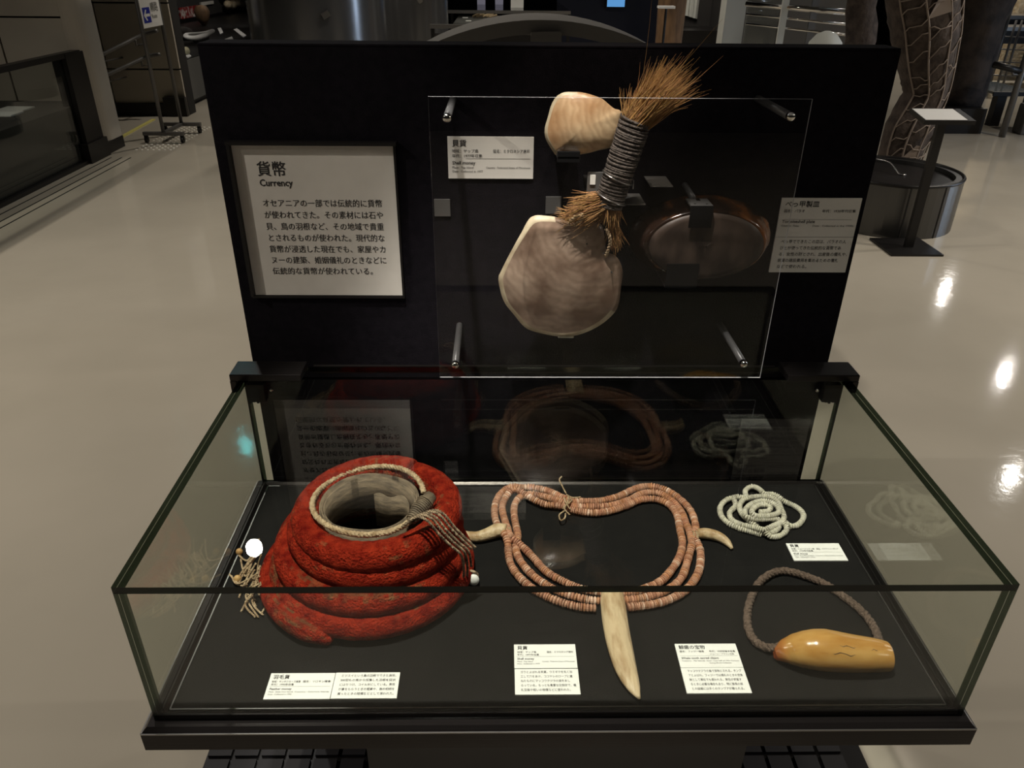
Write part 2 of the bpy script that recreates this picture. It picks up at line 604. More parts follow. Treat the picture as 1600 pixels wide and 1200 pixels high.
# handrails on the alcove side
for (p0, p1, tail, dz) in (((146, 92), (222, 55), (247, 48), 0.0), ((152, 124), (232, 88), (253, 85), 0.0)):
    A = on_y(p0[0], p0[1], WY2 - 0.55)
    B = on_y(p1[0], p1[1], WY2 - 0.16)
    T = on_y(tail[0], tail[1], WY2 - 0.16)
    up_ = 'upper of two' if p0[1] < 100 else 'lower of two'
    hr = thing('handrail', f'grey metal handrail, {up_} sloping along the grey panelled alcove wall', 'handrail', A)
    MB().tube(smoothpath([A, A.lerp(B, 0.5), B, T], 0.03), 0.02, 10).build('rail', 'grey_metal', hr, smooth=True)
    for f in (0.12, 0.85):
        q = A.lerp(B, f)
        MB().tube([q, q + Vector((0, 0, -0.06)), (q.x, WY2 + 0.004, q.z - 0.07)], 0.009, 8).build('rail_bracket', 'grey_metal', hr, smooth=True)

# low glass showcase by the panelled wall
sc = thing('glass_showcase', 'low dark glass showcase with black top rail beside the panelled wall', 'showcase', (-3.6, 5.2, 0))
MB().box(-3.66, -3.585, 2.2, 6.36, 0.83, 0.87).build('top_rail', 'black', sc)
MB().box(-3.70, -3.58, 6.10, 6.40, 0.0, 0.86).build('post', 'black', sc)
MB().box(-3.72, -3.56, 6.06, 6.42, 0.0, 0.16).build('post_foot', 'black', sc)
MB().box(-3.63, -3.615, 2.2, 6.1, 0.03, 0.83).build('pane', glass_mat('dark_case_glass', (0.80, 0.82, 0.80)), sc)
MB().box(-5.2, -3.64, 2.2, 6.38, 0.0, 0.46).build('deck', 'dark', sc)
MB().box(-3.66, -3.585, 2.2, 6.1, 0.0, 0.03).build('bottom_rail', 'black', sc)
for (px, py, lab) in ((5, 178, 'nearer the dark end'), (24, 170, 'next to the black post')):
    p = on_z(px, py, 0.465)
    tag(MB().box(p.x - 0.11, p.x + 0.11, p.y - 0.09, p.y + 0.09, 0.46, 0.47).build('caption_card', 'card'),
        f'white caption card on the low showcase deck, {lab}', 'card', 'caption cards in the low showcase')
# floor tracks in front of the showcase
for i, dx in enumerate((0.05, 0.14, 0.22)):
    struct(MB().box(-3.56 + dx, -3.552 + dx, 2.0, 6.3, 0.0, 0.003).build(f'trim_{i + 2}', 'joint'))

# ------------------------------------------------------------------ direction sign on castors
SX = -3.27
st = thing('sign_stand', 'grey steel stand on castors holding a white direction sign', 'sign', (SX, 7.15, 0))
for y in (6.93, 7.40):
    MB().tube([(SX, y, 0.09), (SX, y, 1.75)], 0.017, 10).build('pole', 'grey_metal', st, smooth=True)
    MB().box(SX - 0.19, SX + 0.19, y - 0.022, y + 0.022, 0.07, 0.10).build('foot_bar', 'grey_metal', st)
    for sx in (-0.17, 0.17):
        c = MB()
        c.tube([(SX + sx - 0.012, y, 0.032), (SX + sx + 0.012, y, 0.032)], 0.032, 14)
        c.box(SX + sx - 0.017, SX + sx + 0.017, y - 0.012, y + 0.012, 0.03, 0.072)
        c.build('castor', 'black', st)
MB().box(SX - 0.02, SX + 0.02, 6.93, 7.40, 0.075, 0.10).build('cross_bar', 'grey_metal', st)
sg = MB().box(SX - 0.012, SX + 0.012, 6.945, 7.385, 0.99, 1.72).build('sign_panel', 'card', st)
bl = MB().box(SX + 0.0121, SX + 0.0135, 6.98, 7.14, 1.03, 1.155)
bl.build('blue_square', 'blue', sg)
ar = MB()
ay, az = 7.06, 1.092
ar.add([(SX + 0.0145, y, z) for y, z in ((6.992, az), (7.04, az + 0.045), (7.065, az + 0.045), (7.035, az + 0.012), (7.125, az + 0.012),
                                         (7.125, az - 0.012), (7.035, az - 0.012), (7.065, az - 0.045), (7.04, az - 0.045))],
       [(0, 8, 7, 6, 3, 2, 1), (6, 5, 4, 3)])
ar.build('arrow', 'card', sg)
make_text('lettering', [('順路', 0, 0.03, 0.085, 0.004, None), ('Route', 0, -0.03, 0.05, 0.0, None)], sg, (SX + 0.012, 7.165, 1.09), (0, 1, 0), (0, 0, 1), (1, 0, 0), 0.002, 'ink2')
# raised guide dots on the floor
td = MB()
for (x0, y0, nx, ny) in ((-3.42, 6.62, 7, 5), (-3.42, 7.02, 7, 10)):
    for i in range(nx):
        for j in range(ny):
            x, y = x0 + i * 0.052, y0 + j * 0.075
            if any(abs(x - SX - sx) < 0.035 and abs(y - yc) < 0.05 for sx in (-0.17, 0.17) for yc in (6.93, 7.40)):
                continue
            td.lathe([(0.013, 0.0), (0.011, 0.004), (0.006, 0.006)], (x, y, 0.0), 8)
tag(td.build('guide_dots', mat('pale_dot', (0.85, 0.82, 0.74), 0.4)), 'shiny raised guide dots set in the floor under the sign stand', 'floor dots', kind='stuff')

# ------------------------------------------------------------------ long showcase beyond the alcove
FX = -3.72
lc = thing('long_showcase', 'long black desk showcase beyond the sign stand with captions and a photo panel', 'showcase', (FX, 10, 0))
DZ = 0.50
MB().box(FX - 2.1, FX, 8.62, 18.5, 0.06, DZ).build('body', mat('case_front_grey', (0.11, 0.108, 0.10), 0.5), lc)
MB().box(FX - 2.05, FX - 0.05, 8.64, 18.4, 0.0, 0.06).build('plinth', 'black', lc)
MB().box(FX + 0.002, FX + 0.06, 8.62, 8.76, 0.0, 2.6).build('post', 'black', lc)
MB().box(FX - 2.1, FX - 0.01, 8.62, 18.5, DZ, DZ + 0.01).build('deck', 'black', lc)
MB().box(FX - 2.1, FX - 2.02, 8.62, 18.5, DZ + 0.01, 2.8).build('back_panel', 'dark', lc)
MB().box(FX - 2.02, FX - 1.97, 8.62, 18.5, DZ + 0.01, DZ + 0.06).build('shelf_edge', 'black', lc)
MB().box(FX - 0.012, FX - 0.002, 8.63, 18.5, DZ + 0.01, 2.6).build('pane', 'acryl', lc)
zc = DZ + 0.012
for yy in (9.8, 12.5, 15.2):
    spot('showcase_lamp_offscreen', (FX - 0.5, yy, 2.55), (FX - 1.5, yy, 0.6), 60, 95, (1, 0.92, 0.8), 0.04)
def quad_card(name, quad, z, mt='card', th=0.008):
    P_ = [on_z(*p, z) for p in quad]
    mb = MB()
    mb.add([(p.x, p.y, z - th) for p in P_] + [(p.x, p.y, z) for p in P_], [(0, 1, 2, 3), (7, 6, 5, 4), (0, 4, 5, 1), (1, 5, 6, 2), (2, 6, 7, 3), (3, 7, 4, 0)])
    return mb.build(name, mt, origin=P_[0])


for quad, lab in ((((266, 62), (271, 61), (276, 68), (270, 70)), 'small white caption card at the post end of the long showcase deck'),
                  (((272, 71), (276, 70), (280, 74), (276, 77)), 'narrow white caption card behind the pale wooden club'),
                  (((281, 76), (287, 73), (293, 80), (285, 83)), 'white caption card partly under the pale wooden club'),
                  (((287, 84), (293, 82), (299, 87), (293, 90)), 'white caption card in front of the pale wooden club'),
                  (((340, 44), (345, 43), (349, 51), (344, 53)), 'small upright-looking white caption card near the broad metal column'),
                  (((351, 61), (362, 57), (367, 65), (355, 66)), 'squarish white caption card near the broad metal column'),
                  (((365, 46), (370, 44), (385, 55), (380, 58)), 'long slanting white caption card near the broad metal column')):
    tag(quad_card('caption_card', quad, DZ + 0.018), lab, 'card', 'caption cards in the long showcase')
p = on_z(312, 54, zc + 0.1)
rg = MB()
rg.tube([(p.x + 0.10 * math.cos(2 * PI * k / 28), p.y + 0.45 * math.sin(2 * PI * k / 28), DZ + 0.115 + 0.015 * math.sin(4 * PI * k / 28)) for k in range(28)], 0.025, 8, closed=True, flat=1.5)
tag(rg.build('shell_ring', 'card', smooth=True), 'glossy white carved ring lying in the long showcase', 'ring')
tag(MB().lathe([(0.09, 0.0), (0.115, 0.04), (0.12, 0.078)], (p.x, p.y, DZ + 0.01), 20).build('ring_support', 'grey_metal'), 'grey drum support under the white carved ring', 'support')
p = on_z(319, 40, zc)
tag(MB().lathe([(0.03, 0), (0.10, 0.10), (0.13, 0.22), (0.09, 0.30), (0.02, 0.32)], (p.x, p.y, DZ + 0.01), 16).build('woven_pot', 'wood', smooth=True), 'small brown rounded pot behind the white ring', 'pot')
p = on_z(290, 62, zc)
tag(MB().lathe([(0.10, 0), (0.15, 0.06), (0.10, 0.14), (0.03, 0.17)], (p.x, p.y, DZ + 0.01), 16).build('stone_lump', 'bark_dark', smooth=True), 'dark rounded stone on the long showcase deck', 'stone')
p0, p1 = on_z(272, 85, zc + 0.028), on_z(292, 79, zc + 0.05)
tag(MB().tube([p0, p0.lerp(p1, 0.5), p1], [0.022, 0.028, 0.045], 12).build('club', mat('pale_wood', (0.60, 0.56, 0.38), 0.6), smooth=True), 'pale wooden club across the caption cards of the long showcase', 'club')
BX = FX - 2.0


def on_back(px, py):
    return on_x(px, py, BX)


def wallpic(name, pxs, mt, label, cat, group=None):
    a, b = on_back(*pxs[0]), on_back(*pxs[1])
    o = MB().box(BX - 0.02, BX + 0.006, min(a.y, b.y), max(a.y, b.y), max(DZ + 0.061, min(a.z, b.z)), max(a.z, b.z)).build(name, mt)
    return tag(o, label, cat, group)


wallpic('photo_panel', ((283, 30), (309, 8)), 'photo', 'red and white photo print on the back of the long showcase', 'picture')
wallpic('text_poster', ((314, 9), (333, 1)), 'board', 'small pale text panel beside the red photo print', 'panel')
wallpic('caption_strip', ((266, 36), (275, 22)), 'card', 'lower white strip card on the long showcase back', 'card')
wallpic('caption_strip', ((253, 19), (260, 2)), 'card', 'upper white strip card beside the sign stand pole', 'card')
p = on_back(368, 8)
rl = MB()
random.seed(3)
for i in range(26):
    rl.ball((BX + 0.052 + random.random() * 0.05, p.y + random.uniform(-1.0, 1.0), max(p.z, DZ + 0.17) + random.uniform(-0.02, 0.28)), 0.08, 0.16, 0.08, 8, 6)
tag(rl.build('woven_ornament', 'beige', smooth=True), 'knobbly beige ornament hung on the long showcase back', 'ornament')

# ------------------------------------------------------------------ steel columns and far exhibits
for (px0, px1, y, lab) in ((391, 602, 7.2, 'broad grey metal column behind the black display board'), (590, 700, 9.6, 'metal column with a bluish sheen behind the broader column')):
    a, b = on_y(px0, 20, y), on_y(px1, 20, y)
    cx, r = (a.x + b.x) / 2, (b.x - a.x) / 2
    co = thing('steel_column', lab, 'column', (cx, y, 0))
    MB().lathe([(r, 0.0), (r, 0.005), (r, CEIL + 0.395), (r, CEIL + 0.4)], (cx, y, 0), 96).build('shaft', 'column', co, smooth=True)
    MB().lathe([(r + 0.02, 0.0), (r + 0.02, 0.12)], (cx, y, 0), 64).build('plinth_ring', 'black', co)
    s_ = MB()
    for dz in (1.12,):
        s_.bar((cx + r * 0.27, y - r * 0.965 - 0.012, dz), (cx + r * 0.36, y - r * 0.935 - 0.012, dz + 0.03), 0.02, 0.05)
    s_.build('clip', 'steel', co)
# cool lamp of a neighbouring exhibit that streaks the columns
cl_ = bpy.data.lights.new('lit_display_right_offscreen', 'AREA')
cl_.energy = 75
cl_.color = (0.62, 0.78, 1.0)
cl_.shape = 'RECTANGLE'
cl_.size = 0.5
cl_.size_y = 2.4
co_ = bpy.data.objects.new('lit_display_right_offscreen', cl_)
COL.objects.link(co_)
co_.location = (9.5, 4.4, 1.5)
co_.rotation_euler = (R_(90), 0, R_(90))

# glass-topped display table
dt = thing('display_table', 'glass topped display table with lit exhibits beyond the arch', 'table', (0.0, 11.0, 0.0))
a, b = on_y(698, 16, 10.6), on_y(868, 16, 10.6)
tz = a.z
ptop = 0.768
MB().box(a.x - 0.1, b.x + 0.2, 10.6, 12.9, tz - 0.03, tz).build('glass_top', 'glass', dt)
MB().box(a.x - 0.1, b.x + 0.2, 10.57, 10.6, tz - 0.035, tz + 0.004).build('front_rail', 'grey_metal', dt)
MB().box(a.x + 0.05, b.x, 10.65, 12.85, ptop - 0.1, ptop).build('tray', 'grey_metal', dt)
MB().box(a.x + 0.05, b.x, 10.65, 12.85, 0.0, ptop - 0.1).build('plinth', 'black', dt)
for x in (a.x - 0.08, b.x + 0.16):
    MB().box(x, x + 0.04, 10.6, 10.64, 0.0, tz - 0.03).build('leg', 'black', dt)
    MB().box(x, x + 0.04, 12.84, 12.88, 0.0, tz - 0.03).build('leg', 'black', dt)
spot('table_lamp_offscreen', (0.1, 11.4, 3.2), (0.1, 11.7, 0.8), 130, 50, (1, 0.93, 0.82), 0.04)
q = on_z(830, 30, ptop)
tag(MB().lathe([(0.30, 0), (0.34, 0.02), (0.30, 0.045)], (q.x, q.y, ptop), 28, 0.5).build('white_dish', 'card', smooth=True), 'long white dish on the display table beyond the arch', 'dish')
q = on_z(755, 28, ptop)
tw = MB()
random.seed(11)
for i in range(12):
    x, y = q.x + random.uniform(-0.16, 0.16), q.y + random.uniform(-0.15, 0.15)
    a_ = random.uniform(-0.6, 0.6)
    tw.tube([(x, y, ptop + 0.02), (x + 0.12 * math.cos(a_), y + 0.12 * math.sin(a_), ptop + 0.05)], 0.014, 6)
tag(tw.build('twig_ornament', 'cord'), 'tangle of straw coloured twigs on the display table', 'ornament')
for (px, py) in ((732, 33), (781, 27), (780, 31), (727, 28)):
    q = on_z(px, py, ptop)
    tag(MB().box(q.x - 0.04, q.x + 0.04, q.y - 0.04, q.y + 0.04, ptop, ptop + 0.008).build('caption_tag', 'card'), 'tiny white caption tag beside the straw twigs on the display table', 'card', 'tags on the display table')
q = on_z(808, 12, tz)
tag(MB().box(q.x - 0.09, q.x + 0.09, q.y, q.y + 0.02, tz, tz + 0.24).build('caption_stand', 'card'), 'upright white card standing on the display table', 'card')
for (px, lab) in ((752, 'paler'), (780, 'violet tinted')):
    q = on_z(px, 7, tz)
    tag(MB().box(q.x - 0.06, q.x + 0.06, q.y, q.y + 0.10, tz, tz + 0.12).build('display_block', mat('block_' + lab.split()[0], (0.28, 0.29, 0.42), 0.4)), f'{lab} small block on the display table glass', 'block')

# arch of black board with a spoke
AY = 2.55
a, b, c = on_y(684, 66, AY), on_y(846, 31, AY), on_y(1008, 66, AY)
h_ = b.z - (a.z + c.z) / 2
hc = (c.x - a.x) / 2
RA = (hc * hc + h_ * h_) / (2 * h_)
ax_ = (a.x + c.x) / 2
ac = b.z - RA
af = thing('arched_stand', 'black arched stand with one central spoke behind the display board', 'stand', (ax_, AY, 0))
ar_ = MB()
NA = 72
vs, fs = [], []
half = math.acos(max(-1, min(1, (0.0 - ac) / RA))) if abs(ac) < RA else PI / 2
for i in range(NA + 1):
    t = -half + 2 * half * i / NA
    for (rr_, yy) in ((RA, AY), (RA - 0.05, AY), (RA - 0.05, AY + 0.42), (RA, AY + 0.42)):
        vs.append((ax_ + rr_ * math.sin(t), yy, max(0.0, ac + rr_ * math.cos(t))))
for i in range(NA):
    for k in range(4):
        fs.append((i * 4 + k, i * 4 + (k + 1) % 4, (i + 1) * 4 + (k + 1) % 4, (i + 1) * 4 + k))
fs += [(0, 3, 2, 1), (NA * 4, NA * 4 + 1, NA * 4 + 2, NA * 4 + 3)]
ar_.add(vs, fs)
G['arch'] = mat('arch_board', (0.10, 0.095, 0.09), 0.8)
ar_.build('arch', 'arch', af)
s0 = on_y(853, 50, AY)
MB().add
sp = MB()
sp.bar((s0.x + 0.03, AY - 0.14, 0.0), (s0.x, AY - 0.012, RA + ac - 0.04), 0.115, 0.02, up=(0, 1, 0))
sp.build('spoke', 'arch', af)
MB().box(ax_ - RA * 0.9, ax_ + RA * 0.9, AY + 0.30, AY + 0.32, 0.0, max(0.3, ac + RA * 0.42)).build('back_board', 'black', af)

# low railing beside the arch
rw = thing('low_railing', 'low black railing standing between the columns and the arch', 'railing', on_y(700, 50, 6.0))
p0, p1 = on_y(672, 41, 6.0), on_y(760, 41, 6.0)
MB().box(p0.x, p1.x, 5.98, 6.02, p0.z - 0.015, p0.z + 0.015).build('rail', 'grey_metal', rw)
for x in (p0.x + 0.02, (p0.x + p1.x) / 2, p1.x - 0.02):
    MB().box(x - 0.015, x + 0.015, 5.985, 6.015, 0.0, p0.z - 0.01).build('post', 'black', rw)
MB().box(p0.x + 0.03, p1.x - 0.03, 5.995, 6.005, 0.02, p0.z - 0.05).build('infill', 'dark', rw)

# dark partition with screen, wooden post, case, white pillar
struct(MB().box(on_y(870, 10, 13).x, on_y(1132, 10, 13).x, 13.0, 13.2, 0, CEIL + 0.4).build('wall_partition', 'navy'))
p = on_y(963, 2, 12.9)
sm = thing('monitor', 'small blue lit monitor on the dark partition', 'monitor', (p.x, 12.9, p.z))
MB().box(p.x - 0.16, p.x + 0.16, 12.93, 13.0, p.z - 0.10, p.z + 0.22).build('housing', 'black', sm)
MB().box(p.x - 0.14, p.x + 0.14, 12.92, 12.93, p.z - 0.08, p.z + 0.20).build('display', 'screen', sm)
WPY = 8.0
p0, p1 = on_y(1024, 60, WPY), on_y(1066, 60, WPY)
wp = thing('carved_post', 'thick carved wooden post standing behind the display board', 'post', ((p0.x + p1.x) / 2, WPY, 0))
cx, r = (p0.x + p1.x) / 2, (p1.x - p0.x) / 2
MB().lathe([(r * 0.95, 0.12), (r * 0.93, 0.5), (r, 1.0), (r * 1.08, 1.6), (r * 1.12, 2.6)], (cx, WPY, 0), 20).build('shaft', 'wood', wp, smooth=True)
MB().lathe([(r * 1.15, 0.0), (r * 1.15, 0.12)], (cx, WPY, 0), 24).build('base', 'black', wp)
p = on_y(1041, 13, 7.3)
ls = thing('caption_stand', 'thin black caption stand in front of the carved post', 'stand', (p.x, 7.3, 0))
MB().tube([(p.x, 7.3, 0.01), (p.x, 7.3, p.z)], 0.012, 8).build('pole', 'black', ls)
MB().box(p.x - 0.075, p.x + 0.075, 7.25, 7.36, p.z, p.z + 0.02).build('caption_plate', 'card', ls)
MB().lathe([(0.12, 0), (0.12, 0.012)], (p.x, 7.3, 0), 20).build('foot', 'black', ls)
p0, p1 = on_y(1066, 60, 10), on_y(1132, 60, 10)
bc = thing('dark_cabinet', 'dark cabinet with a pale cloth hanging inside beside the white pillar', 'cabinet', (p0.x, 10, 0))
MB().box(p0.x, p1.x, 10.0, 10.8, 0.0, on_y(1100, 48, 10).z).build('base', 'black', bc)
MB().box(p0.x, p1.x, 10.7, 10.8, on_y(1100, 48, 10).z, 2.6).build('back', 'dark', bc)
MB().box(p1.x - 0.04, p1.x, 10.0, 10.8, on_y(1100, 48, 10).z, 2.6).build('side', 'dark', bc)
c0, c1 = on_y(1071, 1, 10.68), on_y(1089, 30, 10.68)
cl = MB()
vs, fs = [], []
for i in range(13):
    for (j, zz) in enumerate((c0.z + 0.5, c1.z + 0.05 - 0.004 * i)):
        vs.append((c0.x + (c1.x - c0.x) * i / 12, 10.683 + 0.016 * math.sin(i * 1.7), zz))
for i in range(12):
    fs.append((i * 2, i * 2 + 2, i * 2 + 3, i * 2 + 1))
cl.add(vs, fs)
co = cl.build('hanging_cloth', 'white')
md = co.modifiers.new('thick', 'SOLIDIFY')
md.thickness = 0.01
tag(co, 'pale folded cloth hanging in the dark cabinet', 'cloth')
p0, p1 = on_y(1131, 40, 9.0), on_y(1162, 40, 9.0)
wpil = MB().box(p0.x, p1.x, 9.0, 9.25, 0.0, CEIL + 0.4).build('white_pillar', 'white')
tag(wpil, 'plain white square pillar beside the dark cabinet', 'pillar')

# glass balustrade with steel rails
HY = 8.6
hb = thing('steel_railing', 'steel railing of slim horizontal bars between the white pillar and the fibrous trunk', 'railing', on_y(1250, 60, HY))
for (pa, pb, r) in (((1166, 6), (1331, 20), 0.028), ((1166, 22), (1328, 39), 0.012), ((1166, 37), (1325, 55), 0.012), ((1200, -12), (1328, -2), 0.012)):
    A, B = on_y(*pa, HY), on_y(*pb, HY - 0.7)
    MB().tube([A, B], r, 10).build('rail', 'chrome', hb, smooth=True)
for px in (1222, 1268):
    A = on_y(px, 40, HY - 0.3)
    MB().box(A.x - 0.035, A.x + 0.035, HY - 0.31, HY - 0.28, 0.0, 1.35).build('post', 'white' if px == 1222 else 'grey_metal', hb)
A, B = on_y(1166, 30, HY + 0.4), on_y(1218, 30, HY + 0.4)
bp_ = thing('glass_balustrade', 'grey glass balustrade panel beside the white pillar', 'glass panel', (A.x, HY + 0.4, 0))
MB().box(A.x, B.x, HY + 0.4, HY + 0.42, 0.02, 1.3).build('pane', 'glass', bp_)
MB().box(B.x, B.x + 0.05, HY + 0.38, HY + 0.44, 0.0, 1.35).build('end_post', 'black', bp_)
MB().box(A.x, B.x, HY + 0.39, HY + 0.43, 0.0, 0.02).build('shoe', 'black', bp_)
q = on_y(1290, 66, 6.2)
tag(MB().lathe([(0.16, -q.z), (0.155, -0.12), (0.13, 0.0), (0.08, 0.06), (0.02, 0.085)], (q.x, 6.2, q.z), 24).build('white_bollard', 'white', smooth=True),
    'rounded white bollard in front of the steel railing', 'bollard')
struct(MB().box(on_y(1150, 10, 12.2).x, on_y(1345, 10, 12.2).x, 12.2, 12.4, 0, CEIL).build('wall_rear_grey', mat('rear_grey', (0.16, 0.15, 0.135), 0.8)))

# ------------------------------------------------------------------ fibrous figure with net on a metal drum
DC = Vector((2.58, 4.55, 0))
DR = 0.43
dh = on_y(1400, 293, DC.y - DR).z
dr = thing('metal_drum', 'round grey metal drum base behind the caption stand', 'drum', (DC.x, DC.y, 0))
MB().lathe([(DR, 0.0), (DR, dh), (DR - 0.055, dh), (DR - 0.055, dh - 0.03), (0.01, dh - 0.03)], DC, 56).build('shell', ['drum'], dr, smooth=False)
MB().lathe([(DR - 0.06, dh - 0.05), (DR - 0.06, dh - 0.026)], DC, 48).build('top_infill', 'black', dr)
rm = MB()
rm.tube([(DC.x + (DR - 0.006) * math.cos(2 * PI * k / 64), DC.y + (DR - 0.006) * math.sin(2 * PI * k / 64), dh) for k in range(64)], 0.012, 8, closed=True)
rm.build('rim', 'black', dr, smooth=True)
for a_ in (-1.75, -1.2):
    seam = MB()
    seam.box(DC.x + DR * math.cos(a_) - 0.004, DC.x + DR * math.cos(a_) + 0.004, DC.y + DR * math.sin(a_) - 0.003, DC.y + DR * math.sin(a_) + 0.01, 0.0, dh)
    seam.build('seam', 'joint', dr)

FY = 5.28
fg = thing('fibre_figure', 'dark fibrous trunk figure wrapped in pale net cord, standing behind the metal drum', 'sculpture', (DC.x, FY, 0))
prof = [((1402, 268), 0.115), ((1408, 235), 0.14), ((1420, 200), 0.15), ((1434, 170), 0.13), ((1446, 145), 0.125), ((1448, 110), 0.15), ((1446, 60), 0.185), ((1443, 0), 0.205), ((1440, -60), 0.21), ((1438, -140), 0.2)]
ctr = [on_y(*p, FY) for p, _ in prof]
prof = [(p_, r_ * 1.15) for p_, r_ in prof]
ctr = [Vector((ctr[0].x, FY, 0.0)), Vector((ctr[0].x, FY, 0.12))] + ctr
prof = [(None, 0.15), (None, 0.15)] + prof
path = smoothpath(ctr, 0.03)
cum = [0]
for i in range(1, len(ctr)):
    cum.append(cum[-1] + (ctr[i] - ctr[i - 1]).length)


def rad_at(s_):
    s_ = max(0, min(cum[-1] - 1e-6, s_))
    for i in range(1, len(cum)):
        if s_ <= cum[i]:
            f = (s_ - cum[i - 1]) / (cum[i] - cum[i - 1])
            return prof[i - 1][1] * (1 - f) + prof[i][1] * f
    return prof[-1][1]


def fig_r(i, a):
    p = path[i]
    return 1 + 0.10 * mnoise.noise(Vector((p.z * 5, math.cos(a) * 1.5, math.sin(a) * 1.5))) + 0.05 * mnoise.noise(Vector((p.z * 20, math.cos(a) * 5, math.sin(a) * 5)))


body = MB().tube(path, [rad_at(i * 0.03) for i in range(len(path))], 28, wob=fig_r)
body.build('trunk', 'fern', fg, smooth=True)


def fig_pt(i, a, k=1.02):
    i = max(0, min(len(path) - 1, i))
    t = (path[min(i + 1, len(path) - 1)] - path[max(i - 1, 0)]).normalized()
    u = (Vector((0, 1, 0)) - t * t.y).normalized()
    b_ = t.cross(u)
    return path[i] + (u * math.cos(a) + b_ * math.sin(a)) * rad_at(i * 0.03) * k * 1.03


nt_ = MB()
N_ = len(path)
longs = (PI - 1.0, PI - 0.35, PI + 0.3, PI + 0.95)
for a_ in longs:
    nt_.tube([fig_pt(i, a_ + 0.03 * math.sin(i * 0.35)) for i in range(0, N_)], 0.0065, 6)
random.seed(5)
for k in range(len(longs) - 1):
    i = 2
    while i < N_ - 3:
        j = i + random.choice((1, 2, 3, -1))
        a0, a1 = longs[k], longs[k + 1]
        nt_.tube([fig_pt(round(i + (j - i) * t / 4), a0 + (a1 - a0) * t / 4, 1.03) for t in range(5)], 0.0042, 5)
        i += random.choice((3, 4))
nt_.build('net_cord', 'rope', fg, smooth=True)
for (i0, i1, k) in ((N_ - 22, N_ - 17, 1), (10, 13, 1)):
    sh_ = MB()
    vs = [fig_pt(i0, longs[k], 1.04), fig_pt(i0, longs[k + 1], 1.04), fig_pt(i1, longs[k + 1], 1.04), fig_pt(i1, longs[k] + 0.4, 1.04)]
    sh_.add(vs, [(0, 1, 2, 3)])
    o = sh_.build('patch', 'rope', fg)
    md = o.modifiers.new('thick', 'SOLIDIFY')
    md.thickness = 0.006
toe = MB()
A = on_y(1428, 222, FY - 0.08)
B = on_y(1428, 250, FY - 0.10)
toe.tube([on_y(1415, 228, FY - 0.02), A, B], [0.05, 0.035, 0.012], 10)
toe.build('peg', 'fern', fg, smooth=True)
MB().ball(on_y(1437, 218, FY - 0.1), 0.022, 0.02, 0.016).build('binding', 'cord', fg, smooth=True)
cw = MB()
cw.tube(smoothpath([on_y(1368, 249, DC.y + 0.2), on_y(1390, 254, DC.y + 0.1), on_z(1405, 272, dh - 0.0195), on_z(1420, 273, dh - 0.0195)], 0.02), 0.006, 6)
tag(cw.build('wire', 'steel', smooth=True), 'thin pale wire lying over the top of the metal drum', 'wire')

ft = thing('fibrous_trunk', 'narrow rough fibrous trunk between the steel railing and the net-wrapped figure', 'sculpture', on_y(1340, 60, 6.4))
c0 = on_y(1339, 60, 6.4)
pth = [Vector((c0.x + 0.03 * math.sin(i), 6.4, 0.02 + i * 0.12)) for i in range(22)]
MB().tube(pth, 0.12, 16, wob=lambda i, a: 1 + 0.25 * mnoise.noise(Vector((i * 0.9, math.cos(a) * 2, math.sin(a) * 2)))).build('trunk', 'fern', ft, smooth=True)
MB().lathe([(0.2, 0), (0.2, 0.02)], (c0.x, 6.4, 0), 24).build('base', 'black', ft)
TY = 7.95
c0 = on_y(1512, 100, TY)
tr = thing('tree_sculpture', 'thick dark trunk on a black plinth behind the net-wrapped figure', 'sculpture', (c0.x, TY, 0))
pth = [Vector((c0.x + 0.02 * math.sin(i * 0.8), TY, 0.24 + i * 0.12)) for i in range(20)]
MB().tube(pth, [0.23 + 0.004 * i for i in range(20)], 22, wob=lambda i, a: 1 + 0.10 * mnoise.noise(Vector((i * 0.6, math.cos(a) * 2, math.sin(a) * 2)))).build('trunk', 'bark_dark', tr, smooth=True)
MB().box(c0.x - 0.36, c0.x + 0.14, TY - 0.35, TY + 0.2, 0.0, 0.25).build('plinth', 'black', tr)

# ------------------------------------------------------------------ caption stand in front of the drum
cs = thing('caption_stand', 'black caption stand with square foot and tilted white caption plate by the metal drum', 'stand', (2.48, 3.95, 0))
MB().box(2.31, 2.63, 3.80, 4.12, 0.0, 0.012).build('foot', 'black', cs)
MB().box(2.455, 2.505, 3.935, 3.965, 0.012, 0.765).build('post', 'black', cs)
pl = MB()
qa = [on_y(1428, 181, 3.99), on_y(1488, 177, 4.06), on_y(1510, 188, 3.93), on_y(1452, 195, 3.90)]
P0, P1 = Vector((2.33, 3.87, 0.765)), Vector((2.63, 4.05, 0.79))
pl.add([(2.33, 3.86, 0.762), (2.625, 3.86, 0.762), (2.625, 4.06, 0.795), (2.33, 4.06, 0.795),
        (2.33, 3.86, 0.785), (2.625, 3.86, 0.785), (2.625, 4.06, 0.818), (2.33, 4.06, 0.818)],
       [(0, 3, 2, 1), (4, 5, 6, 7), (0, 1, 5, 4), (1, 2, 6, 5), (2, 3, 7, 6), (3, 0, 4, 7)])
pl.build('plate', 'black', cs)
cp = MB()
cp.add([(2.34, 3.868, 0.7885), (2.58, 3.868, 0.7885), (2.58, 4.05, 0.8185), (2.34, 4.05, 0.8185)], [(0, 1, 2, 3)])
o = cp.build('caption', 'card', cs)
o.modifiers.new('thick', 'SOLIDIFY').thickness = 0.002

